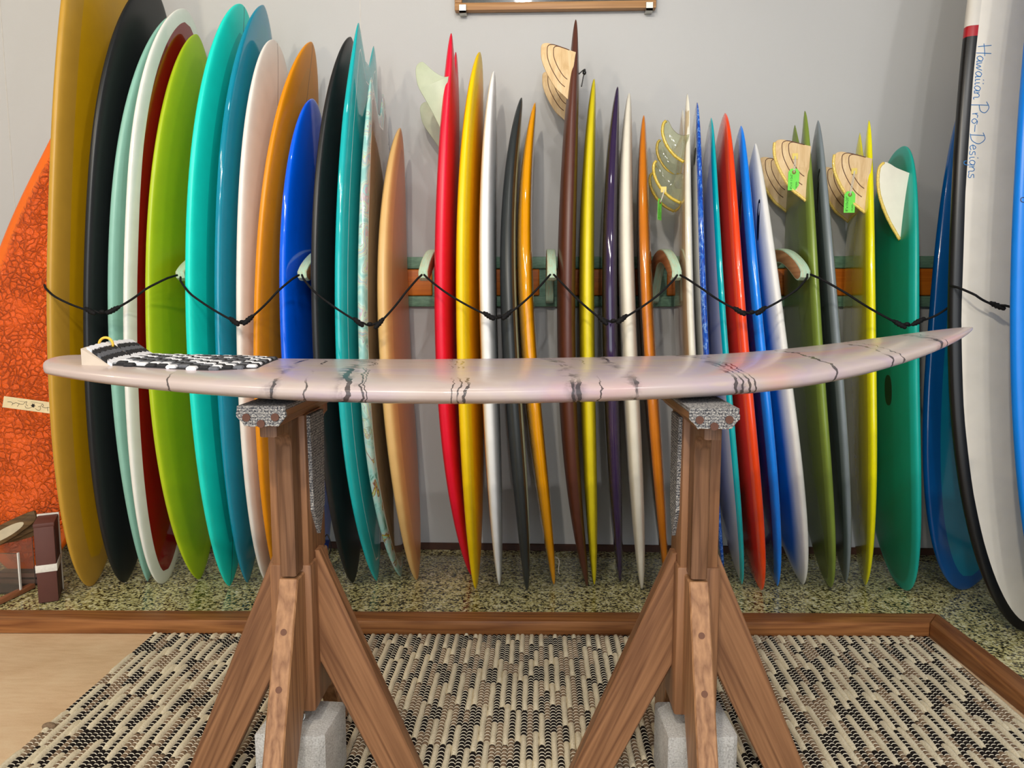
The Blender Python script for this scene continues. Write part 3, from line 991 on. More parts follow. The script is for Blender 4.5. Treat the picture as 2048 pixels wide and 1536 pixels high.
def fin(key, z0, z1, c, h, shape, mat, thick=0.008, side=-1, bead=None, lines=None, toe=0.0, name='fin'):
    b, ob = BOARDS[key], BOBJ[key]
    a, ea, eb, en, L = fin_frame(b, z0, z1, c, side, toe)
    pts = [(p[0] * L, p[1] * h) for p in SHAPES[shape]]
    sm = [tuple(q) for q in catmull(pts, 5)]
    g = g_prism(sm, (a, ea, eb, en), thick, thick * 0.3, 2)
    fo = autosmooth(add(name, g, mat, ob), 30)
    n_lead = next(i for i, q in enumerate(SHAPES[shape]) if q[1] >= 0.99) + (2 if shape != 'rake' else 2)
    if bead is not None:
        lead = catmull(pts[:n_lead], 6)
        path = [a + ea * (q[0] - 0.002) + eb * (q[1] + 0.0015) for q in lead]
        rad = [0.0058 + 0.0004 * math.sin(i * 2.3) for i in range(len(path))]
        add('edge_bead', g_tube(path, rad, 8), bead, fo, smooth=True)
    if lines is not None:
        mat_l, scales = lines
        # glue lines: the outline shrunk towards the base's trailing corner
        for s in scales:
            q = [(L * 0.985 + (p[0] * L - L * 0.985) * s, p[1] * h * s) for p in SHAPES[shape][1:-1]]
            pp = catmull(q, 5)
            for sd in (-1, 1):
                path = [a + ea * r[0] + eb * r[1] + en * sd * (thick / 2) for r in pp]
                add('glue_line', g_tube(path, 0.0015, 6), mat_l, fo, smooth=True)
    return fo, (a, ea, eb, en, L)


GLASSG = plain('frosted_green_fin', (196, 205, 176), 0.35, 0.05, trans=0.25, spec=0.4)
k = NT('laminated_wood')
wz = k.noise(k.coord((1, 1, 0.2)), 60, 3, 0.6, 0.8)
LAM = k.out(k.ramp(wz, [(0.25, (196, 160, 112)), (0.5, (216, 186, 140)), (0.75, (228, 204, 164))]), 0.5, 0.0, 0.3)
GLUE = plain('dark_glue', (96, 58, 38), 0.5)
ROPE = plain('yellow_resin_bead', (226, 196, 96), 0.3, 0.18, 220, coat=0.3, bump=0.3)
CLEAR = plain('clear_resin', (232, 236, 206), 0.05, 0.02, trans=0.93, ior=1.25)
CLROPE = plain('clear_yellow_bead', (230, 200, 70), 0.15, 0.2, 160, trans=0.3, coat=0.3)
WHITEFIN = plain('white_foam_fin', (226, 224, 208), 0.55, 0.03)

fin('red15', 1.712, 1.888, -0.165, 0.115, 'twin', GLASSG)
fin('red15', 1.655, 1.840, 0.165, 0.130, 'twin', GLASSG)
fin('brown20', 1.815, 1.980, -0.165, 0.122, 'keel', LAM, lines=(GLUE, (0.82, 0.64)))
fin('brown20', 1.815, 1.980, 0.165, 0.122, 'keel', LAM, lines=(GLUE, (0.82, 0.64)))
FIN_O = fin('olive31', 1.47, 1.655, -0.165, 0.122, 'keel', LAM, bead=ROPE, lines=(GLUE, (0.80, 0.62)))[1]
fin('olive31', 1.47, 1.655, 0.165, 0.122, 'keel', LAM, bead=ROPE, lines=(GLUE, (0.80, 0.62)))
FIN_C = fin('chart33', 1.428, 1.612, -0.16, 0.124, 'keel', LAM, bead=ROPE, lines=(GLUE, (0.80, 0.62)))[1]
fin('chart33', 1.428, 1.612, 0.16, 0.124, 'keel', LAM, bead=ROPE, lines=(GLUE, (0.80, 0.62)))
fin('green34', 1.333, 1.562, -0.14, 0.104, 'wide', WHITEFIN, bead=ROPE)
FIN_K1 = fin('clear25', 1.605, 1.697, -0.16, 0.092, 'rake', CLEAR, bead=CLROPE)[1]
FIN_K2 = fin('clear25', 1.468, 1.572, -0.13, 0.100, 'rake', CLEAR, bead=CLROPE)[1]
fin('clear25', 1.605, 1.697, 0.16, 0.092, 'rake', CLEAR, bead=CLROPE)
fin('clear25', 1.468, 1.572, 0.13, 0.100, 'rake', CLEAR, bead=CLROPE)


# ------------------------------------------------------------------ strokes, writing, plugs
GL = {  # tiny handwriting alphabet, x advance then strokes
    'H': (0.9, [[(0.05, 1.1), (0.15, 0.0)], [(0.75, 1.15), (0.68, -0.1)], [(-0.1, 0.45), (0.4, 0.55), (0.95, 0.62)]]),
    'a': (0.62, [[(0.48, 0.42), (0.25, 0.5), (0.05, 0.22), (0.2, 0.0), (0.42, 0.2), (0.5, 0.45), (0.48, 0.05), (0.62, 0.05)]]),
    'w': (0.7, [[(0.0, 0.45), (0.12, 0.0), (0.32, 0.38), (0.42, 0.02), (0.66, 0.5)]]),
    'i': (0.3, [[(0.1, 0.42), (0.12, 0.05), (0.28, 0.06)], [(0.14, 0.66), (0.2, 0.74)]]),
    'n': (0.6, [[(0.02, 0.45), (0.05, 0.0)], [(0.05, 0.25), (0.22, 0.45), (0.4, 0.38), (0.42, 0.02), (0.6, 0.05)]]),
    'P': (0.8, [[(0.15, 1.25), (0.1, -0.15)], [(-0.15, 1.1), (0.35, 1.35), (0.8, 1.05), (0.62, 0.65), (0.12, 0.5)]]),
    'r': (0.45, [[(0.02, 0.45), (0.08, 0.0)], [(0.08, 0.25), (0.22, 0.45), (0.42, 0.42)]]),
    'o': (0.55, [[(0.25, 0.46), (0.04, 0.22), (0.24, 0.0), (0.46, 0.22), (0.25, 0.46), (0.55, 0.42)]]),
    '-': (0.75, [[(0.02, 0.3), (0.62, 0.3)]]),
    'D': (0.95, [[(0.2, 1.1), (0.12, 0.0)], [(-0.05, 1.0), (0.5, 1.2), (0.9, 0.7), (0.6, 0.12), (0.02, -0.05)]]),
    'e': (0.52, [[(0.05, 0.22), (0.42, 0.3), (0.25, 0.48), (0.05, 0.22), (0.22, 0.0), (0.48, 0.1)]]),
    's': (0.48, [[(0.4, 0.45), (0.12, 0.42), (0.14, 0.26), (0.36, 0.18), (0.3, 0.0), (0.02, 0.04)]]),
    'g': (0.58, [[(0.45, 0.4), (0.22, 0.48), (0.05, 0.24), (0.2, 0.02), (0.42, 0.2), (0.47, 0.45), (0.42, -0.3), (0.15, -0.38), (0.1, -0.2)]]),
    ' ': (0.35, []),
}


def ribbon(pts3, nrm, width):
    """flat ribbon along 3D points lying on a surface with given normals, 0.4 mm thick"""
    P = np.asarray(pts3)
    T = np.gradient(P, axis=0)
    T /= np.linalg.norm(T, axis=1)[:, None] + 1e-9
    N = np.asarray(nrm)
    S = np.cross(T, N)
    S /= np.linalg.norm(S, axis=1)[:, None] + 1e-9
    V = np.concatenate([P + S * width / 2 + N * 0.0003, P - S * width / 2 + N * 0.0003])
    n = len(P)
    F = [(i, i + 1, n + i + 1, n + i) for i in range(n - 1)]
    return [tuple(x) for x in V], F


def write_on(text, place, size, width):
    """place(x, y) -> (point, normal); returns joined geometry"""
    gs, x = [], 0.0
    for ch in text:
        adv, strokes = GL[ch]
        for st in strokes:
            p = catmull([np.array(q) for q in st], 5) if len(st) > 2 else [np.array(st[0]) * (1 - s) + np.array(st[1]) * s for s in np.linspace(0, 1, 4)]
            PN = [place((x + q[0]) * size, q[1] * size) for q in p]
            gs.append(ribbon([a for a, _ in PN], [n for _, n in PN], width))
        x += adv
    return g_join(*gs)


INKB = plain('blue_ink', (20, 110, 176), 0.5)
INKD = plain('dark_blue_ink', (10, 30, 70), 0.5)


def place_down(b, z_top, inset, side=1):
    def f(x, y):
        t = b.t_at(z_top - x)
        w = float(b.W / 2 * b.f(t))
        c = -w + inset + y
        p = b.pt(t, c, side, 0.0003)
        e = 0.002
        du = b.pt(t + e, c, side, 0.0003) - p
        dv = b.pt(t, c + e, side, 0.0003) - p
        n = np.cross(dv, du) * side
        return p, n / np.linalg.norm(n)
    return f


add('handwriting', write_on('Hawaiian Pro-Designs', place_down(BOARDS['whitelog'], 1.905, 0.034), 0.036, 0.0022), INKB, BOBJ['whitelog'], smooth=True, label='blue handwriting down the white deck')
add('handwriting', write_on('Hawaiian Pro-Designs', place_down(BOARDS['bluelog'], 1.80, 0.022), 0.041, 0.0022), INKD, BOBJ['bluelog'], smooth=True, label='dark handwriting down the blue deck')


def oval(key, z0, z1, c, halfw, side, mat, name, thick=0.002, lift=0.0004, n=28):
    """rounded patch lying on a board face"""
    b = BOARDS[key]
    t0, t1 = b.t_at(z0), b.t_at(z1)
    tm, th = (t0 + t1) / 2, (t1 - t0) / 2
    ring = []
    for i in range(n):
        a = 2 * math.pi * i / n
        ca, sa = math.cos(a), math.sin(a)
        ring.append((tm + th * math.copysign(abs(ca) ** 0.8, ca), c + halfw * math.copysign(abs(sa) ** 0.8, sa)))
    V = [b.pt(t, cc, side, lift) for t, cc in ring] + [b.pt(t, cc, side, lift - thick) for t, cc in ring]
    V.append(b.pt(tm, c, side, lift))
    F = [(i, (i + 1) % n, 2 * n) for i in range(n)] + [(i, n + i, n + (i + 1) % n, (i + 1) % n) for i in range(n)]
    return mesh_obj(name, V, F, mat, BOBJ[key], smooth=False)


BLKP = plain('black_plastic', (14, 14, 15), 0.3, 0.1)
oval('gray32', 1.43, 1.585, -0.10, 0.011, -1, BLKP, 'fin_box')
oval('airbrush30', 1.33, 1.475, -0.11, 0.011, -1, BLKP, 'fin_box')
oval('azure29', 1.36, 1.50, -0.12, 0.010, -1, BLKP, 'fin_box')
oval('bluemarble', 1.60, 1.66, -0.09, 0.018, -1, BLKP, 'leash_plug')
oval('green34', 0.735, 0.845, -0.085, 0.030, -1, plain('dark_oval_sticker', (18, 52, 44), 0.4), 'sticker')
STRG = plain('white_string', (226, 222, 210), 0.8)
# leash strings and loops
b = BOARDS['brown20']
p0 = b.pt(b.t_at(1.93), -0.10, 1)
add('leash_string', g_tube(catmull([p0, p0 + [0.022, 0.0, 0.016], p0 + [0.016, -0.004, -0.012], p0 + [0.010, -0.004, -0.045]], 6), 0.0022, 6), BLKP, BOBJ['brown20'], smooth=True)
add('leash_knot', g_ball(p0 + np.array([0.02, -0.002, 0.004]), (0.007, 0.005, 0.008), 2), BLKP, BOBJ['brown20'], smooth=True)
b = BOARDS['amber19']
p0 = b.pt(b.t_at(0.125), 0.0, 1)
add('leash_string', g_tube(catmull([p0 + [0, 0, 0.03], p0 + [0.014, -0.006, 0.02], p0 + [0.012, -0.006, -0.02], p0 + [0.016, -0.006, -0.035]], 6), 0.0018, 6), STRG, BOBJ['amber19'], smooth=True)
b = BOARDS['blue10']
p0 = b.pt(b.t_at(0.17), 0.0, 1)
add('leash_string', g_tube(catmull([p0 + [0, 0, 0.02], p0 + [0.02, -0.01, 0.045], p0 + [0.034, -0.014, 0.0], p0 + [0.02, -0.014, -0.04], p0 + [0.004, -0.006, -0.02]], 6), 0.0022, 6), BLKP, BOBJ['blue10'], smooth=True)
# little maker's mark on the far tail tip of the marbled board
b = BOARDS['marble']


def mk_place(x, y):
    t = b.t_at(1.735 + y)
    p = b.pt(t, 0.145 + x, 1, 0.0004)
    return p, b.en


mark = []
for st in ([(0, 0.0), (0, 0.05)], [(-0.012, 0.05), (0.014, 0.05)], [(-0.016, -0.004), (-0.006, 0.0), (-0.012, 0.008)], [(0.010, -0.006), (0.018, 0.0), (0.008, 0.006)]):
    PN = [mk_place(*q) for q in st]
    mark.append(ribbon([a for a, _ in PN], [n for _, n in PN], 0.003))
add('maker_mark', g_join(*mark), BLKP, BOBJ['marble'])


# paper label on the orange board: cream strip with script either side of a flower, upside down
def orange_label():
    b, ob = BOARDS['orange'], BOBJ['orange']
    CR = plain('cream_paper', (232, 214, 170), 0.5)
    INK = plain('black_ink', (30, 24, 20), 0.5)
    o = b.pt(b.t_at(0.705), -0.015, 1, 0.0012)
    ex = np.array([0.985, 0.0, -0.13])
    ex /= np.linalg.norm(ex)
    en = b.en / np.linalg.norm(b.en)
    ex = ex - en * (ex @ en)
    ey = np.cross(en, ex)
    if ey[2] < 0:
        ey = -ey
    lab = add('paper_label', g_prism([(-0.115, -0.022), (0.115, -0.022), (0.115, 0.022), (-0.115, 0.022)], (o, ex, ey, en), 0.0012), CR, ob)
    gs = []

    def st(pts, w=0.0016):
        pp = catmull([np.array(q) for q in pts], 5)
        gs.append(ribbon([o + ex * q[0] + ey * q[1] + en * 0.0008 for q in pp], [en] * len(pp), w))
    st([(-0.098, 0.002), (-0.085, 0.003), (-0.075, -0.002), (-0.066, 0.002), (-0.055, 0.001), (-0.045, -0.001), (-0.036, 0.001), (-0.030, 0.010), (-0.024, 0.012), (-0.026, 0.002), (-0.018, -0.004)])
    st([(-0.076, -0.002), (-0.080, -0.010)])
    st([(-0.052, 0.0), (-0.058, -0.012)])
    st([(-0.028, -0.004), (-0.024, -0.012), (-0.012, -0.012), (-0.005, -0.008)])
    st([(0.012, -0.010), (0.022, -0.015), (0.032, -0.012), (0.030, 0.0), (0.022, -0.002)])
    st([(0.032, 0.0), (0.036, 0.010), (0.042, 0.006), (0.038, 0.0), (0.052, -0.002), (0.060, 0.001), (0.075, -0.001), (0.092, 0.002)])
    st([(0.058, 0.0), (0.062, -0.014)])
    st([(-0.06, 0.011), (-0.03, 0.010)], 0.0009)
    st([(-0.008, 0.014), (0.04, 0.012)], 0.0009)
    for i in range(6):
        a = i * math.pi / 3
        st([(0.002, 0.0), (0.002 + 0.0055 * math.cos(a), 0.0055 * math.sin(a)), (0.002 + 0.0075 * math.cos(a + 0.25), 0.0075 * math.sin(a + 0.25))], 0.0042)
    add('script', g_join(*gs), INK, lab)


orange_label()


# ------------------------------------------------------------------ green price tags hanging from fins
def text_geo(s, size):
    cu = bpy.data.curves.new('tag_text', 'FONT')
    cu.body = s
    cu.size = size
    cu.resolution_u = 2
    o = bpy.data.objects.new('tag_text', cu)
    COL.objects.link(o)
    dg = bpy.context.evaluated_depsgraph_get()
    me = bpy.data.meshes.new_from_object(o.evaluated_get(dg))
    v = [tuple(q.co) for q in me.vertices]
    f = [tuple(q.vertices) for q in me.polygons]
    bpy.data.objects.remove(o)
    bpy.data.meshes.remove(me)
    return v, f


TAG = plain('green_card', (116, 226, 84), 0.6, 0.04)
EYE = plain('brown_eyelet', (150, 92, 62), 0.5)
INKT = plain('tag_ink', (14, 46, 24), 0.6)
TAPE = plain('yellow_tape', (230, 206, 110), 0.35)


def tag(top, lines, lab, yaw=0.0, tie=None, tape=True):
    """top = world position of the eyelet; the card hangs below it"""
    top = np.array(top)
    root = empty('price_tag', top, label=lab, category='tag', group='green price tags on the fins')
    R = Matrix.Rotation(yaw, 3, 'Z')
    ex, ez, en = np.array(R @ Vector((1, 0, 0))), np.array([0, 0, 1.0]), np.array(R @ Vector((0, -1, 0)))
    w, h = 0.019, 0.072
    poly = [(-w, -h + 0.010), (w, -h + 0.010), (w, 0.001), (w * 0.55, 0.012), (-w * 0.55, 0.012), (-w, 0.001)]
    add('card', g_prism(poly, (top, ex, ez, en), 0.0012), TAG, root)
    ring = [top + en * 0.0010 + (ex * math.cos(a) + ez * math.sin(a)) * 0.0048 for a in np.linspace(0, 2 * math.pi, 17)]
    add('eyelet', g_tube(ring, 0.0019, 6, False), EYE, root, smooth=True)
    gs = []
    for i, s in enumerate(lines):
        v, f = text_geo(s, (0.0125, 0.0088)[i])
        wx = max(q[0] for q in v)
        k = min(1.0, 0.052 / wx)
        # writing runs upwards along the card
        gs.append(([tuple(top + en * 0.0009 + ez * (-h + 0.014 + q[0] * k) + ex * ((-0.005, 0.013)[i] - q[1] * k)) for q in v], f))
    add('writing', g_join(*gs), INKT, root)
    if tie is not None:
        tie = np.array(tie)
        for sx in (-0.0012, 0.0012):
            add('string', g_tube(catmull([top + en * 0.002 + ex * sx, (top * 0.5 + tie * 0.5) + en * 0.004 + ex * sx * 2, tie + en * 0.003 + ex * sx], 5), 0.0010, 6), STRG, root, smooth=True)
        if tape:
            add('tape', g_box(tie - np.array([0.010, 0.0008, 0.010]), tie + np.array([0.010, 0.0008, 0.010])), TAPE, root)


def on_fin(fr, l, h, out):
    a, ea, eb, en, L = fr
    n = en if en[1] < 0 else -en
    return a + ea * l * L + eb * h + n * out


tag(on_fin(FIN_O, 0.50, 0.052, 0.0095), ('8"x10 1/2x2"', '18,000-'), 'green price tag hanging from the wooden keel fin of the olive board', tie=on_fin(FIN_O, 0.80, 0.052, 0.006))
tag(on_fin(FIN_C, 0.30, 0.060, 0.0095), ('8"x10x20"', '19,000-'), 'green price tag hanging from the wooden keel fin of the chartreuse board', tie=on_fin(FIN_C, 0.75, 0.055, 0.006))
tag(on_fin(FIN_K2, -0.02, 0.078, 0.012), ('8"x5x2"', '18,000-'), 'narrow turned green price tag under the clear fin of the off-white board', yaw=math.radians(62), tie=on_fin(FIN_K2, 0.42, 0.066, 0.006))

# ------------------------------------------------------------------ the board lying on the two stands
class FlatBoard:
    def __init__(s):
        (x0, y0, z0, x1, y1, z1, s.roll, s.bow, s.bk, s.W, s.th, s.tm, s.q0, s.q1, s.kick, s.sw) = (
            -1.0440, 1.5692, 0.9872, 1.0278, 1.8204, 0.9724, -0.0156, -0.0360, -0.4420, 0.5361, 0.0671, 0.4674, 0.8044, 0.7294, 0.1957, 0.3437)
        s.B, s.T = np.array([x0, y0, z0]), np.array([x1, y1, z1])
        ax = s.T - s.B
        s.L = float(np.linalg.norm(ax))
        s.el = ax / s.L
        ew = np.array([0, -math.cos(s.roll), math.sin(s.roll)])
        ew -= s.el * (ew @ s.el)
        s.ew = ew / np.linalg.norm(ew)
        s.en = np.cross(s.ew, s.el)

    def f(s, t):
        t = np.asarray(t, float)
        o = outline(t, s.tm, 2.2, s.q0, 2.2, s.q1)
        return np.where(t < s.tm, s.sw + (1 - s.sw) * o, o) * np.where(t < s.tm, np.clip(t / 0.022, 0, 1) ** 0.45, 1)

    def g(s, t):
        t = np.asarray(t, float)
        a = np.abs(2 * t - 1)
        return np.where(t < 0.5, 0.40 + 0.60 * (1 - a ** 2.2) ** 0.8, (1 - a ** 2.6) ** 0.62) * np.clip(t / 0.008, 0, 1) ** 0.5

    def rock(s, t):
        k = 2 * np.asarray(t, float) - 1
        return s.bow * (1 - k ** 2) * (1 + s.bk * k) + s.kick * np.clip(k - 0.35, 0, 1) ** 2

    def pt(s, t, c, lift=0.0, side=1):
        w = max(1e-6, float(s.W / 2 * s.f(t)))
        u = min(0.999, abs(c) / w)
        n = s.th / 2 * float(s.g(t)) * (1 - u ** 3.2) ** (1 / 3.2) * (1 - 0.16 * u * u)
        return s.B + s.el * (t * s.L) + s.ew * c + s.en * (side * n + lift + float(s.rock(t)))

    def mesh(s, N=110, M=56):
        i = np.arange(N + 1)
        t = (1 - np.cos(np.pi * i / N)) / 2
        t[0], t[-1] = 0.0003, 0.9997
        th = 2 * np.pi * (np.arange(M) + 0.5) / M
        cu = np.sign(np.cos(th)) * np.abs(np.cos(th)) ** (2 / 3.2)
        nu0 = np.sign(np.sin(th)) * np.abs(np.sin(th)) ** (2 / 3.2)
        nu = nu0 * (1 - 0.16 * cu ** 2)
        c = s.W / 2 * s.f(t)[:, None] * cu
        n = s.th / 2 * s.g(t)[:, None] * nu
        P = s.B + s.el * (t * s.L)[:, None, None] + s.ew * c[..., None] + s.en * (n + s.rock(t)[:, None])[..., None]
        F = [(a * M + b, (a + 1) * M + b, (a + 1) * M + (b + 1) % M, a * M + (b + 1) % M) for a in range(N) for b in range(M)]
        F.append(tuple(range(M)))
        F.append(tuple(N * M + b for b in range(M))[::-1])
        return P.reshape(-1, 3), F, dict(side=np.tile(nu0, N + 1), cc=c.ravel(), tt=np.repeat(t, M))


def flat_board():
    b = FlatBoard()
    k = NT('veined_resin')
    tt, cc, side = k.attr('tt'), k.attr('cc'), k.attr('side')
    v = k.coord()
    # pale pink and cream clouding
    n1 = k.noise(k.coord((0.6, 1.6, 1.6)), 5, 4, 0.55, 0.8)
    base = k.ramp(n1, [(0.25, (184, 165, 157)), (0.45, (190, 175, 169)), (0.6, (182, 165, 173)), (0.75, (194, 177, 155))])
    n2 = k.noise(v, 3.2, 2, 0.5, 0.5)
    base = k.mix(k.math('MULTIPLY', k.smooth(n2, 0.60, 0.72), 0.22), base, lin((226, 120, 130)))
    # veins: run round the board at measured stations, wobbling with noise
    wob = k.math('MULTIPLY', k.math('SUBTRACT', k.noise(v, 11, 3, 0.6), 0.5), 0.026)
    wob2 = k.math('MULTIPLY', k.math('SUBTRACT', k.noise(v, 70, 2, 0.6), 0.5), 0.004)
    tw = k.math('ADD', tt, k.math('ADD', wob, wob2))

    def lines(stations):
        acc = None
        for p, w in stations:
            hit = k.math('LESS_THAN', k.math('ABSOLUTE', k.math('SUBTRACT', tw, p)), w)
            acc = hit if acc is None else k.math('MAXIMUM', acc, hit)
        return acc
    L1 = lines([(0.1490, 0.0009), (0.2470, 0.0016), (0.2750, 0.0009), (0.3110, 0.0024), (0.3240, 0.0010), (0.3275, 0.0006), (0.4155, 0.0008), (0.4215, 0.0013), (0.5255, 0.0016), (0.5310, 0.0020), (0.5505, 0.0006), (0.5850, 0.0018), (0.6805, 0.0016), (0.6865, 0.0010)])
    L2 = lines([(0.4095, 0.0005), (0.6935, 0.0012), (0.6995, 0.0008), (0.7925, 0.0012), (0.8635, 0.0011), (0.8745, 0.0005), (0.9310, 0.0022), (0.940, 0.0006)])
    ln = k.math('ADD', L1, L2)
    fade = k.smooth(k.noise(v, 24, 2), 0.25, 0.42)
    ond = k.math('SUBTRACT', 1.0, k.math('MULTIPLY', k.smooth(side, 0.55, 0.9), k.smooth(k.noise(v, 9, 2), 0.42, 0.55)))
    dens = k.math('MINIMUM', 1.0, k.math('MULTIPLY', k.math('MULTIPLY', ln, ond), k.math('ADD', 0.25, k.math('MULTIPLY', fade, 0.6))))
    col = k.mix(dens, base, lin((42, 38, 40)))
    # smoky halo beside the heavy veins
    soft = k.n('ValToRGB')
    cr = soft.color_ramp
    stops = [(0.0, 0), (0.236, 0), (0.247, 0.7), (0.253, 0), (0.300, 0), (0.311, 0.85), (0.330, 0), (0.516, 0), (0.528, 0.8), (0.540, 0), (0.570, 0), (0.583, 0.65), (0.590, 0), (0.676, 0), (0.688, 0.6), (0.702, 0), (0.922, 0), (0.931, 0.6), (0.938, 0)]
    fill_ramp(cr, [(p, (c, c, c, 1)) for p, c in stops])
    k.link(tw, soft.inputs[0])
    halo = k.math('MULTIPLY', soft.outputs[0], k.smooth(k.noise(v, 22, 4, 0.65), 0.44, 0.60))
    col = k.mix(halo, col, lin((70, 66, 72)))
    mat = k.out(col, 0.24, 0.12, 0.4)
    V, F, at = b.mesh()
    ob = mesh_obj('surfboard', V, F, mat, None, origin=(0.0, 1.69, 0.905), attrs=at,
                  label='pale pink veined surfboard lying across the two wooden stands', category='surfboard')
    # traction pad
    BLK = plain('pad_black', (38, 37, 40), 0.8, 0.2, 200, bump=0.3)
    GRY = plain('pad_grey', (98, 100, 106), 0.8, 0.15, 200, bump=0.3)
    WHT = plain('pad_white', (232, 232, 236), 0.75, 0.05, 200)
    BEI = plain('pad_beige', (206, 192, 176), 0.8, 0.04)
    org = b.pt(0.13, 0.0)
    # thin base sheet following the deck
    ts = np.linspace(0.062, 0.218, 14)
    us = np.linspace(-1, 1, 11)

    def halfw(t):
        return float(b.W / 2 * b.f(t)) * 0.64 * (1 if t < 0.18 else max(0.45, 1 - (t - 0.18) * 9.0))
    V = [b.pt(t, u * halfw(t), 0.0012) for t in ts for u in us] + [b.pt(t, u * halfw(t), -0.003) for t in ts for u in us]
    n = len(ts) * len(us)
    F = [(i * 11 + j, (i + 1) * 11 + j, (i + 1) * 11 + j + 1, i * 11 + j + 1) for i in range(13) for j in range(10)]
    rim = [j for j in range(11)] + [i * 11 + 10 for i in range(1, 14)] + [13 * 11 + j for j in range(9, -1, -1)] + [i * 11 for i in range(12, 0, -1)]
    F += [(rim[i], rim[(i + 1) % len(rim)], rim[(i + 1) % len(rim)] + n, rim[i] + n) for i in range(len(rim))]
    pad = mesh_obj('traction_pad', V, F, BLK, ob, origin=org, smooth=False, label='black, white and grey block pattern grip pad')
    # blocks
    cellx, celly, hh = 0.0215, 0.0205, 0.0065
    metas = []
    for mt in (BLK, GRY, WHT):
        g = g_box((-cellx * 0.48, -celly * 0.46, -0.004), (cellx * 0.48, celly * 0.46, hh), 0.003, 1)
        me = bpy.data.meshes.new('pad_block')
        me.from_pydata([tuple(q) for q in g[0]], [], g[1])
        me.materials.append(mt)
        metas.append(me)
    rr = random.Random(11)
    last = {}
    nc = int((0.218 - 0.084) * b.L / cellx)
    for i in range(nc):
        t = 0.088 + i * cellx / b.L
        hw = halfw(t)
        m = int(2 * hw / celly)
        for j in range(m):
            c = (j - (m - 1) / 2) * celly + (0.25 * celly if i % 2 else -0.25 * celly)
            if abs(c) > hw:
                continue
            p = b.pt(t, c, 0.0)
            q = b.pt(t + 0.01, c, 0.0)
            r = b.pt(t, c + 0.01, 0.0)
            X = (q - p) / np.linalg.norm(q - p)
            Yv = -(r - p) / np.linalg.norm(r - p)
            Z = np.cross(X, Yv)
            M = Matrix((X, np.cross(Z, X), Z)).transposed()
            opts = [q for q in (0, 0, 1, 2) if q != last.get((i - 1, j)) and q != last.get((i, j - 1))] or [0]
            last[(i, j)] = rr.choice(opts)
            o = bpy.data.objects.new('pad_block', metas[last[(i, j)]])
            o.location = p - np.array(pad['_org'])
            o.rotation_euler = M.to_euler()
            link_obj(o, pad)
    # raised kick at the tail: beige wedge with stepped striped ridges, split in the middle
    ta, tb, KH = 0.056, 0.082, 0.033

    def kick_h(t):
        return KH * min(1.0, max(0.0, (tb - t) / (tb - ta - 0.004)))
    for sgn in (1, -1):
        cs = np.linspace(0.004, 0.112, 8) * sgn
        V, F = [], []
        for c in cs:
            bend = 0.010 * (abs(c) / 0.112) ** 2
            V += [b.pt(ta - bend * 0.2, c * 0.97, -0.004), b.pt(ta - bend * 0.2, c * 0.97, KH), b.pt(ta + 0.004, c, KH), b.pt(tb, c, -0.002)]
        for i in range(len(cs) - 1):
            for j in range(4):
                q = (i * 4 + j, i * 4 + (j + 1) % 4, (i + 1) * 4 + (j + 1) % 4, (i + 1) * 4 + j)
                F.append(q if sgn > 0 else q[::-1])
        F += [(0, 1, 2, 3), ((len(cs) - 1) * 4 + 3, (len(cs) - 1) * 4 + 2, (len(cs) - 1) * 4 + 1, (len(cs) - 1) * 4)]
        mesh_obj('kick_wedge', V, F, BEI, pad, smooth=False)
        for r, mt in enumerate((WHT, BLK, GRY, BLK, WHT)):
            s0, s1 = r / 5.0, (r + 1) / 5.0
            V, F = [], []
            cc_ = np.linspace(0.006, 0.111, 15) * sgn
            for i, c in enumerate(cc_):
                wv = 0.0016 * math.sin(i * 1.9 + r * 2.0)
                for s, up in ((s0, -0.002), (s0, 0.0040), (s1, 0.0040), (s1, -0.002)):
                    t = tb - (tb - ta - 0.004) * s + wv / b.L
                    V.append(b.pt(t, c, kick_h(t) + up))
            for i in range(len(cc_) - 1):
                for j in range(4):
                    F.append((i * 4 + j, i * 4 + (j + 1) % 4, (i + 1) * 4 + (j + 1) % 4, (i + 1) * 4 + j))
            F += [(0, 1, 2, 3), tuple((len(cc_) - 1) * 4 + q for q in (3, 2, 1, 0))]
            mesh_obj('kick_ridge', V, F, mt, pad, smooth=False)
    YEL = plain('yellow_leash_loop', (232, 190, 70), 0.6)
    a = b.pt(0.052, 0.02, 0.03)
    arc = [a + np.array([0.015 * math.cos(q) + 0.016, 0, 0.015 * math.sin(q)]) for q in np.linspace(-0.3, math.pi + 0.3, 15)]
    add('leash_loop', g_tube(arc, 0.0028, 8), YEL, ob, smooth=True)
    return b


FB = flat_board()


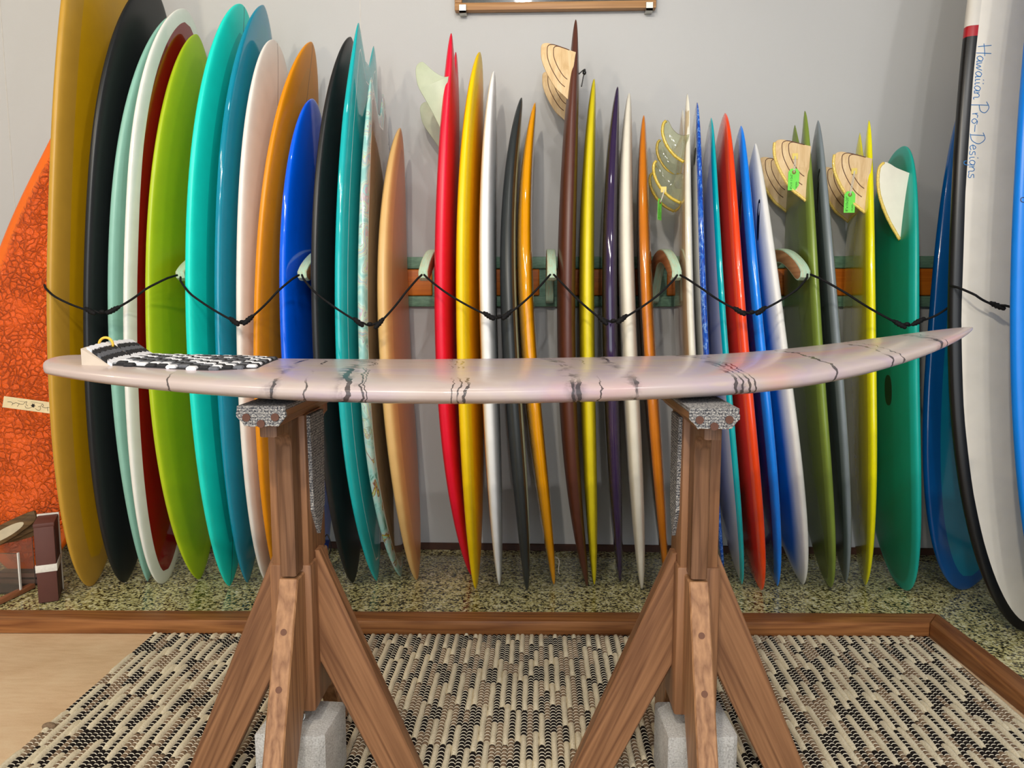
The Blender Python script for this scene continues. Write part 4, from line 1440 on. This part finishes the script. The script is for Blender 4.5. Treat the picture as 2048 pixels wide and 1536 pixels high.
# ------------------------------------------------------------------ wooden display stands
def stand(cx, bx, y_end, y_c, inner, lab):
    """cx leg centre, bx crossbar centre, y_end near end of crossbar, inner = sign of the side carrying the carpet strip"""
    D, Lt = lin((92, 58, 38)), lin((164, 118, 82))
    WZ = wood('stand_wood_upright', D, Lt, 'z', 0.42)
    WY = wood('stand_wood_bar', D, Lt, 'y', 0.42)
    DK = wood('stand_wood_bracket', lin((84, 56, 38)), lin((132, 96, 70)), 'z', 0.38, rings=30)
    WL = wood('stand_wood_leg_a', D, Lt, 'z', 0.42, (0, math.radians(-25), 0))
    WR = wood('stand_wood_leg_b', D, Lt, 'z', 0.42, (0, math.radians(25), 0))
    WF = wood('stand_wood_leg_c', lin((116, 76, 48)), lin((184, 138, 98)), 'z', 0.42)
    PLUG = plain('dark_plug', (104, 64, 40), 0.5)
    STEEL = plain('bright_steel', (196, 196, 192), 0.25, 0.05, metal=1.0)
    SCR = plain('rusty_screw', (96, 62, 48), 0.45, 0.2, metal=0.3)
    k = NT('grey_carpet') if 'grey_carpet' not in _MC else None
    if k:
        w = k.n('TexWave', wave_type='BANDS', bands_direction='Z')
        w.inputs['Scale'].default_value = 52
        w.inputs['Distortion'].default_value = 2.5
        w.inputs['Detail'].default_value = 2
        w.inputs['Detail Scale'].default_value = 9
        k.link(k.coord(), w.inputs['Vector'])
        nz = k.noise(k.coord(), 320, 3, 0.7)
        f = k.math('ADD', k.math('MULTIPLY', w.outputs[0], 0.10), k.math('MULTIPLY', nz, 0.95))
        k.bump(f, 0.8, 0.004)
        _MC['grey_carpet'] = k.out(k.ramp(f, [(0.38, (52, 54, 62)), (0.52, (122, 122, 124)), (0.68, (206, 202, 194))]), 0.95, 0, 0.1)
    CARP = _MC['grey_carpet']
    root = empty('display_stand', (cx, y_c, 0), label=lab, category='stand', group='wooden display stands')
    t_at = lambda x: (x - FB.B[0]) / (FB.T[0] - FB.B[0])
    zt = min(FB.pt(t_at(bx + d), c, 0, -1)[2] for c in np.linspace(-0.2, 0.2, 9) for d in (-0.05, 0, 0.05)) - 0.001      # underside of the board
    y_far = 2 * y_c - y_end
    prof = [(-0.046, 0), (0.046, 0), (0.046, -0.014), (0.030, -0.033), (-0.030, -0.033), (-0.046, -0.014)]
    bt = zt - 0.008
    fr = lambda y: ((bx, y, bt), (1, 0, 0), (0, 0, 1), (0, 1, 0))
    autosmooth(add('crossbar', g_prism(prof, fr((y_end + y_far) / 2), y_far - y_end, 0.002, 1), WY, root))
    rr = random.Random(int(abs(cx) * 1000))

    def jag(pl, a):
        out = []
        for i in range(len(pl)):
            p, q = np.array(pl[i]), np.array(pl[(i + 1) % len(pl)])
            m = max(2, int(np.linalg.norm(q - p) / 0.005))
            for j in range(m):
                r = p + (q - p) * j / m
                out.append(tuple(r + np.array([rr.uniform(-a, a), rr.uniform(-a, a)])))
        return out
    cap = [(-0.046, 0.007), (0.046, 0.007), (0.048, -0.012), (0.032, -0.031), (-0.032, -0.031), (-0.048, -0.012)]
    for y in (y_end - 0.004, y_far + 0.004):
        add('carpet_end', g_prism(jag(cap, 0.0013), fr(y), 0.007), CARP, root)
    add('carpet_top', g_box((bx - 0.047, y_end - 0.006, bt), (bx + 0.047, y_far + 0.006, zt)), CARP, root)
    for dx, dz in ((-0.028, -0.014), (0.0, -0.026), (0.028, -0.013)):
        y = y_end - 0.0075
        add('screw', g_join(g_cyl((bx + dx, y - 0.003, bt + dz), (bx + dx, y + 0.004, bt + dz), 0.0078, 14)), SCR, root, smooth=False)
    # bracket: arm under the crossbar turning down into the front (and rear) upright, rounded inside corner
    for sg, yo in ((1, y_end), (-1, y_far)):
        Y = lambda d: yo + sg * d
        za, zb = bt - 0.033, 0.535
        pl = [(Y(0.016), za), (Y(0.150 if sg > 0 else 0.110), za), (Y(0.150 if sg > 0 else 0.110), zb), (Y(0.104 if sg > 0 else 0.064), zb), (Y(0.101 if sg > 0 else 0.061), za - 0.062), (Y(0.096 if sg > 0 else 0.056), za - 0.042), (Y(0.082 if sg > 0 else 0.044), za - 0.030), (Y(0.066 if sg > 0 else 0.030), za - 0.026), (Y(0.016), za - 0.024)]
        autosmooth(add('bracket', g_prism(pl, ((bx + 0.004, 0, 0), (0, 1, 0), (0, 0, 1), (1, 0, 0)), 0.036, 0.005, 2), DK, root))
    pw = 0.041
    py0, py1 = y_end + 0.152, y_far - 0.112
    autosmooth(add('post', g_box((cx - pw, py0, 0.52), (cx + pw, py1, bt - 0.033), 0.004), WZ, root))
    xs = cx + inner * pw
    strip = [(py0 + 0.012, bt - 0.036), (py1 - 0.010, bt - 0.036), (py1 - 0.018, 0.66), ((py0 + py1) / 2 + 0.004, 0.595), (py0 + 0.022, 0.66)]
    add('carpet_strip', g_prism(jag(strip, 0.0008), ((xs + inner * 0.004, 0, 0), (0, 1, 0), (0, 0, 1), (1, 0, 0)), 0.008), CARP, root)
    cw = 0.047
    autosmooth(add('column', g_box((cx - cw, py0 - 0.004, 0.205), (cx + cw, py1 + 0.004, 0.545), 0.006), WZ, root))
    ym = (py0 + py1) / 2
    for sg, mt in ((-1, WL), (1, WR)):
        pl = [(cx + sg * 0.040, 0.562), (cx + sg * 0.050, 0.562), (cx + sg * 0.280, 0.0125), (cx + sg * 0.190, 0.0125), (cx + sg * 0.049, 0.295), (cx + sg * 0.040, 0.31)]
        autosmooth(add('leg', g_prism(pl, ((0, ym, 0), (1, 0, 0), (0, 0, 1), (0, 1, 0)), 0.040, 0.003, 1), mt, root))
    for sg in (-1, 1):
        yy = py0 if sg < 0 else py1
        pl = [(yy - sg * 0.002, 0.530), (yy + sg * 0.050, 0.530), (yy + sg * 0.250, 0.0125), (yy + sg * 0.160, 0.0125), (yy - sg * 0.002, 0.30)]
        lg = autosmooth(add('leg', g_prism(pl, ((bx + 0.004, 0, 0), (0, 1, 0), (0, 0, 1), (1, 0, 0)), 0.042, 0.003, 1), WF, root))
        if sg < 0:
            for z in (0.43, 0.325):
                s = (0.530 - z) / 0.5175
                yf = yy - 0.050 - 0.200 * s
                nrm = np.array([0, -0.926, 0.378])
                c = np.array([bx + 0.004, yf, z])
                add('dowel_plug', g_cyl(c - nrm * 0.004, c + nrm * 0.0008, 0.0068, 16), PLUG, lg)
    # hook under the column
    hk = [np.array([cx, ym - 0.03, 0.206]), np.array([cx, ym - 0.03, 0.194]), np.array([cx + 0.007, ym - 0.035, 0.184]), np.array([cx + 0.010, ym - 0.055, 0.176]), np.array([cx + 0.003, ym - 0.066, 0.170]), np.array([cx - 0.004, ym - 0.060, 0.176])]
    add('hook', g_tube(catmull(hk, 5), 0.0024, 8), STEEL, root, smooth=True)
    return ym


YL = stand(-0.540, -0.533, 1.418, 1.612, 1, 'left wooden stand under the tail of the veined surfboard')
YR = stand(0.350, 0.336, 1.432, 1.620, -1, 'right wooden stand under the nose half of the veined surfboard')


def block(x0, x1, y0, y1, h, rz, lab):
    k = NT('rough_concrete') if 'rough_concrete' not in _MC else None
    if k:
        n1 = k.noise(k.coord(), 230, 4, 0.75)
        n2 = k.noise(k.coord(), 14, 3)
        f = k.math('ADD', k.math('MULTIPLY', n1, 0.8), k.math('MULTIPLY', n2, 0.3))
        k.bump(n1, 0.6, 0.004)
        _MC['rough_concrete'] = k.out(k.ramp(f, [(0.34, (128, 126, 122)), (0.5, (184, 182, 178)), (0.66, (212, 211, 208))]), 0.92, 0, 0.15)
    M = Matrix.Translation(((x0 + x1) / 2, (y0 + y1) / 2, 0)) @ Matrix.Rotation(rz, 4, 'Z')
    w, d = (x1 - x0) / 2, (y1 - y0) / 2
    root = empty('concrete_block', ((x0 + x1) / 2, (y0 + y1) / 2, 0.012), label=lab, category='block', group='concrete weights under the stands')
    poly = [(-w, -d), (w * 0.86, -d), (w, -d * 0.84), (w, d), (-w * 0.9, d), (-w, d * 0.9)]
    g = g_prism(poly, (M @ Vector((0, 0, (h + 0.012) / 2)), M.to_3x3() @ Vector((1, 0, 0)), M.to_3x3() @ Vector((0, 1, 0)), (0, 0, 1)), h - 0.012, 0.005, 2)
    autosmooth(add('body', g, _MC['rough_concrete'], root))
    c = np.array([(x0 + x1) / 2, (y0 + y1) / 2 - 0.01, h - 0.002])
    ring = [c + np.array([0.011 * math.cos(a), 0.004 * math.sin(a), 0.009 + 0.010 * math.sin(a)]) for a in np.linspace(0, 2 * math.pi, 19)]
    add('lifting_eye', g_tube(ring, 0.0022, 8, False), plain('bright_steel', (196, 196, 192)), root, smooth=True)


block(-0.618, -0.462, 1.535, 1.685, 0.168, math.radians(-4), 'rough concrete block standing on the rug under the left wooden stand')
block(0.284, 0.440, 1.56, 1.71, 0.168, math.radians(3), 'rough concrete block standing on the rug under the right wooden stand')


# ------------------------------------------------------------------ things on the platform's left end
def left_things():
    BR = plain('brown_paper_box', (92, 54, 46), 0.6, 0.05)
    BD = plain('dark_fold', (40, 20, 16), 0.7)
    WB = plain('white_elastic', (226, 222, 212), 0.7, 0.05, 120, bump=0.2)
    root = empty('gift_box', (-1.742, 2.57, PZ), label='narrow dark brown box wrapped with a white band, standing on the granite', category='box')
    R = Matrix.Translation((-1.772, 2.575, PZ)) @ Matrix.Rotation(math.radians(27), 4, 'Z')

    def bx(nm, lo, hi, m, bv=0.002):
        g = g_box(lo, hi, bv, 2)
        autosmooth(add(nm, ([tuple(R @ Vector(q)) for q in g[0]], g[1]), m, root))
    bx('body', (-0.031, -0.075, 0), (0.031, 0.075, 0.275), BR, 0.003)
    bx('lid', (-0.033, -0.072, 0.272), (0.033, 0.078, 0.288), BR, 0.004)
    bx('band', (-0.0335, -0.0775, 0.112), (0.0335, 0.0775, 0.138), WB, 0.001)
    bx('band', (-0.035, 0.045, 0.0), (0.035, 0.056, 0.2925), WB, 0.001)
    bx('flap_edge', (0.0308, -0.066, 0.02), (0.0322, -0.062, 0.26), BD, 0.0003)
    # fanned wooden fins
    FW = wood('walnut_fin', lin((58, 42, 24)), lin((118, 90, 56)), 'x', 0.5)
    CRM = plain('cream_inlay', (198, 186, 158), 0.5)
    spec = [(0.342, 2.60, 0.0, 'top wooden fin of the fanned stack, with a cream oval inlay'), (0.312, 2.622, -0.16, 'middle wooden fin of the fanned stack beside the brown box'), (0.285, 2.644, -0.30, 'lowest wooden fin of the fanned stack beside the brown box')]
    for i, (z, y, da, lab) in enumerate(spec):
        tip = np.array([-1.822 + 0.004 * i, y, z])
        d = Vector((-math.cos(0.50 + da), 0, -math.sin(0.50 + da) + 0.0))
        u = Vector((-d[2], 0, d[0]))
        if u[2] < 0:
            u = -u
        pl = catmull([(0.0, 0.010), (0.012, -0.014), (0.07, -0.026), (0.16, -0.032), (0.26, -0.024), (0.30, 0.0), (0.26, 0.024), (0.16, 0.032), (0.07, 0.028), (0.006, 0.020)], 4, True)
        ro = autosmooth(add('surf_fin', g_prism([tuple(q) for q in pl], (tip, d, u, (0, 1, 0)), 0.013, 0.004, 2), FW, None, label=lab, category='fin', group='wooden fins fanned on the acrylic stand'), 40)
        if i == 0:
            ov = [(0.14 + 0.085 * math.cos(a), -0.002 + 0.017 * math.sin(a)) for a in np.linspace(0, 2 * math.pi, 25)[:-1]]
            add('inlay', g_prism(ov, (tip - np.array([0, 0.0068, 0]), d, u, (0, 1, 0)), 0.0012), CRM, ro)
    # acrylic stand holding them
    AC = plain('clear_acrylic', (238, 226, 214), 0.03, 0.01, trans=0.95, ior=1.3)
    EDG = plain('frosted_acrylic_edge', (226, 222, 214), 0.4)
    root = empty('acrylic_stand', (-1.93, 2.62, PZ), label='clear acrylic display stand under the fanned wooden fins', category='display stand')
    add('front_panel', g_box((-2.08, 2.572, PZ + 0.002), (-1.888, 2.578, PZ + 0.155), 0.001, 1), AC, root)
    add('panel_edge', g_box((-1.8878, 2.571, PZ + 0.002), (-1.8835, 2.579, PZ + 0.157)), EDG, root)
    add('back_panel', g_box((-2.08, 2.655, PZ + 0.002), (-1.888, 2.661, PZ + 0.21), 0.001, 1), AC, root)
    add('base_plate', g_box((-2.08, 2.578, PZ), (-1.888, 2.655, PZ + 0.006)), BLKP, root)
    # pale card and dark books behind, wooden tray rail in front
    PC = plain('cream_card', (222, 200, 166), 0.7)
    g = g_prism([(-0.03, 0.0), (0.012, 0.006), (0.016, 0.09), (0.006, 0.15), (0.012, 0.17), (-0.012, 0.18), (-0.008, 0.10), (-0.034, 0.05)], ((-1.83, 2.695, PZ + 0.06), (1, 0, 0), (0, 0, 1), (0, 1, 0)), 0.002)
    add('torn_card', g, PC, None, label='torn cream card standing behind the brown box', category='card')
    DKB = plain('dark_cloth_cover', (34, 24, 26), 0.7)
    PGE = plain('page_block', (120, 96, 92), 0.8)
    for i, (z, w, lab) in enumerate(((0.0, 0.15, 'lower dark covered book lying behind the acrylic stand'), (0.024, 0.13, 'upper dark covered book lying behind the acrylic stand'))):
        rb = empty('book', (-1.90, 2.72, PZ + z), label=lab, category='book', group='dark books on the platform')
        add('cover', g_join(g_box((-2.04, 2.672, PZ + z), (-2.04 + 0.2, 2.672 + w * 0.3, PZ + z + 0.003)), g_box((-2.04, 2.672, PZ + z + 0.020), (-2.04 + 0.2, 2.672 + w * 0.3, PZ + z + 0.023))), DKB, rb)
        add('pages', g_box((-2.036, 2.674, PZ + z + 0.003), (-2.04 + 0.196, 2.670 + w * 0.3, PZ + z + 0.020)), PGE, rb)
    TR = wood('tray_rail', lin((120, 70, 44)), lin((170, 112, 76)), 'y', 0.5)
    M = Matrix.Translation((-1.900, 2.520, PZ)) @ Matrix.Rotation(math.radians(-7), 4, 'Z')
    g = g_box((-0.012, -0.095, 0), (0.012, 0.12, 0.018), 0.003, 2, M)
    autosmooth(add('wooden_rail', g, TR, None, label='small wooden rail lying on the granite left of the brown box', category='rail'))


left_things()

for o in bpy.data.objects:
    if '_org' in o:
        del o['_org']
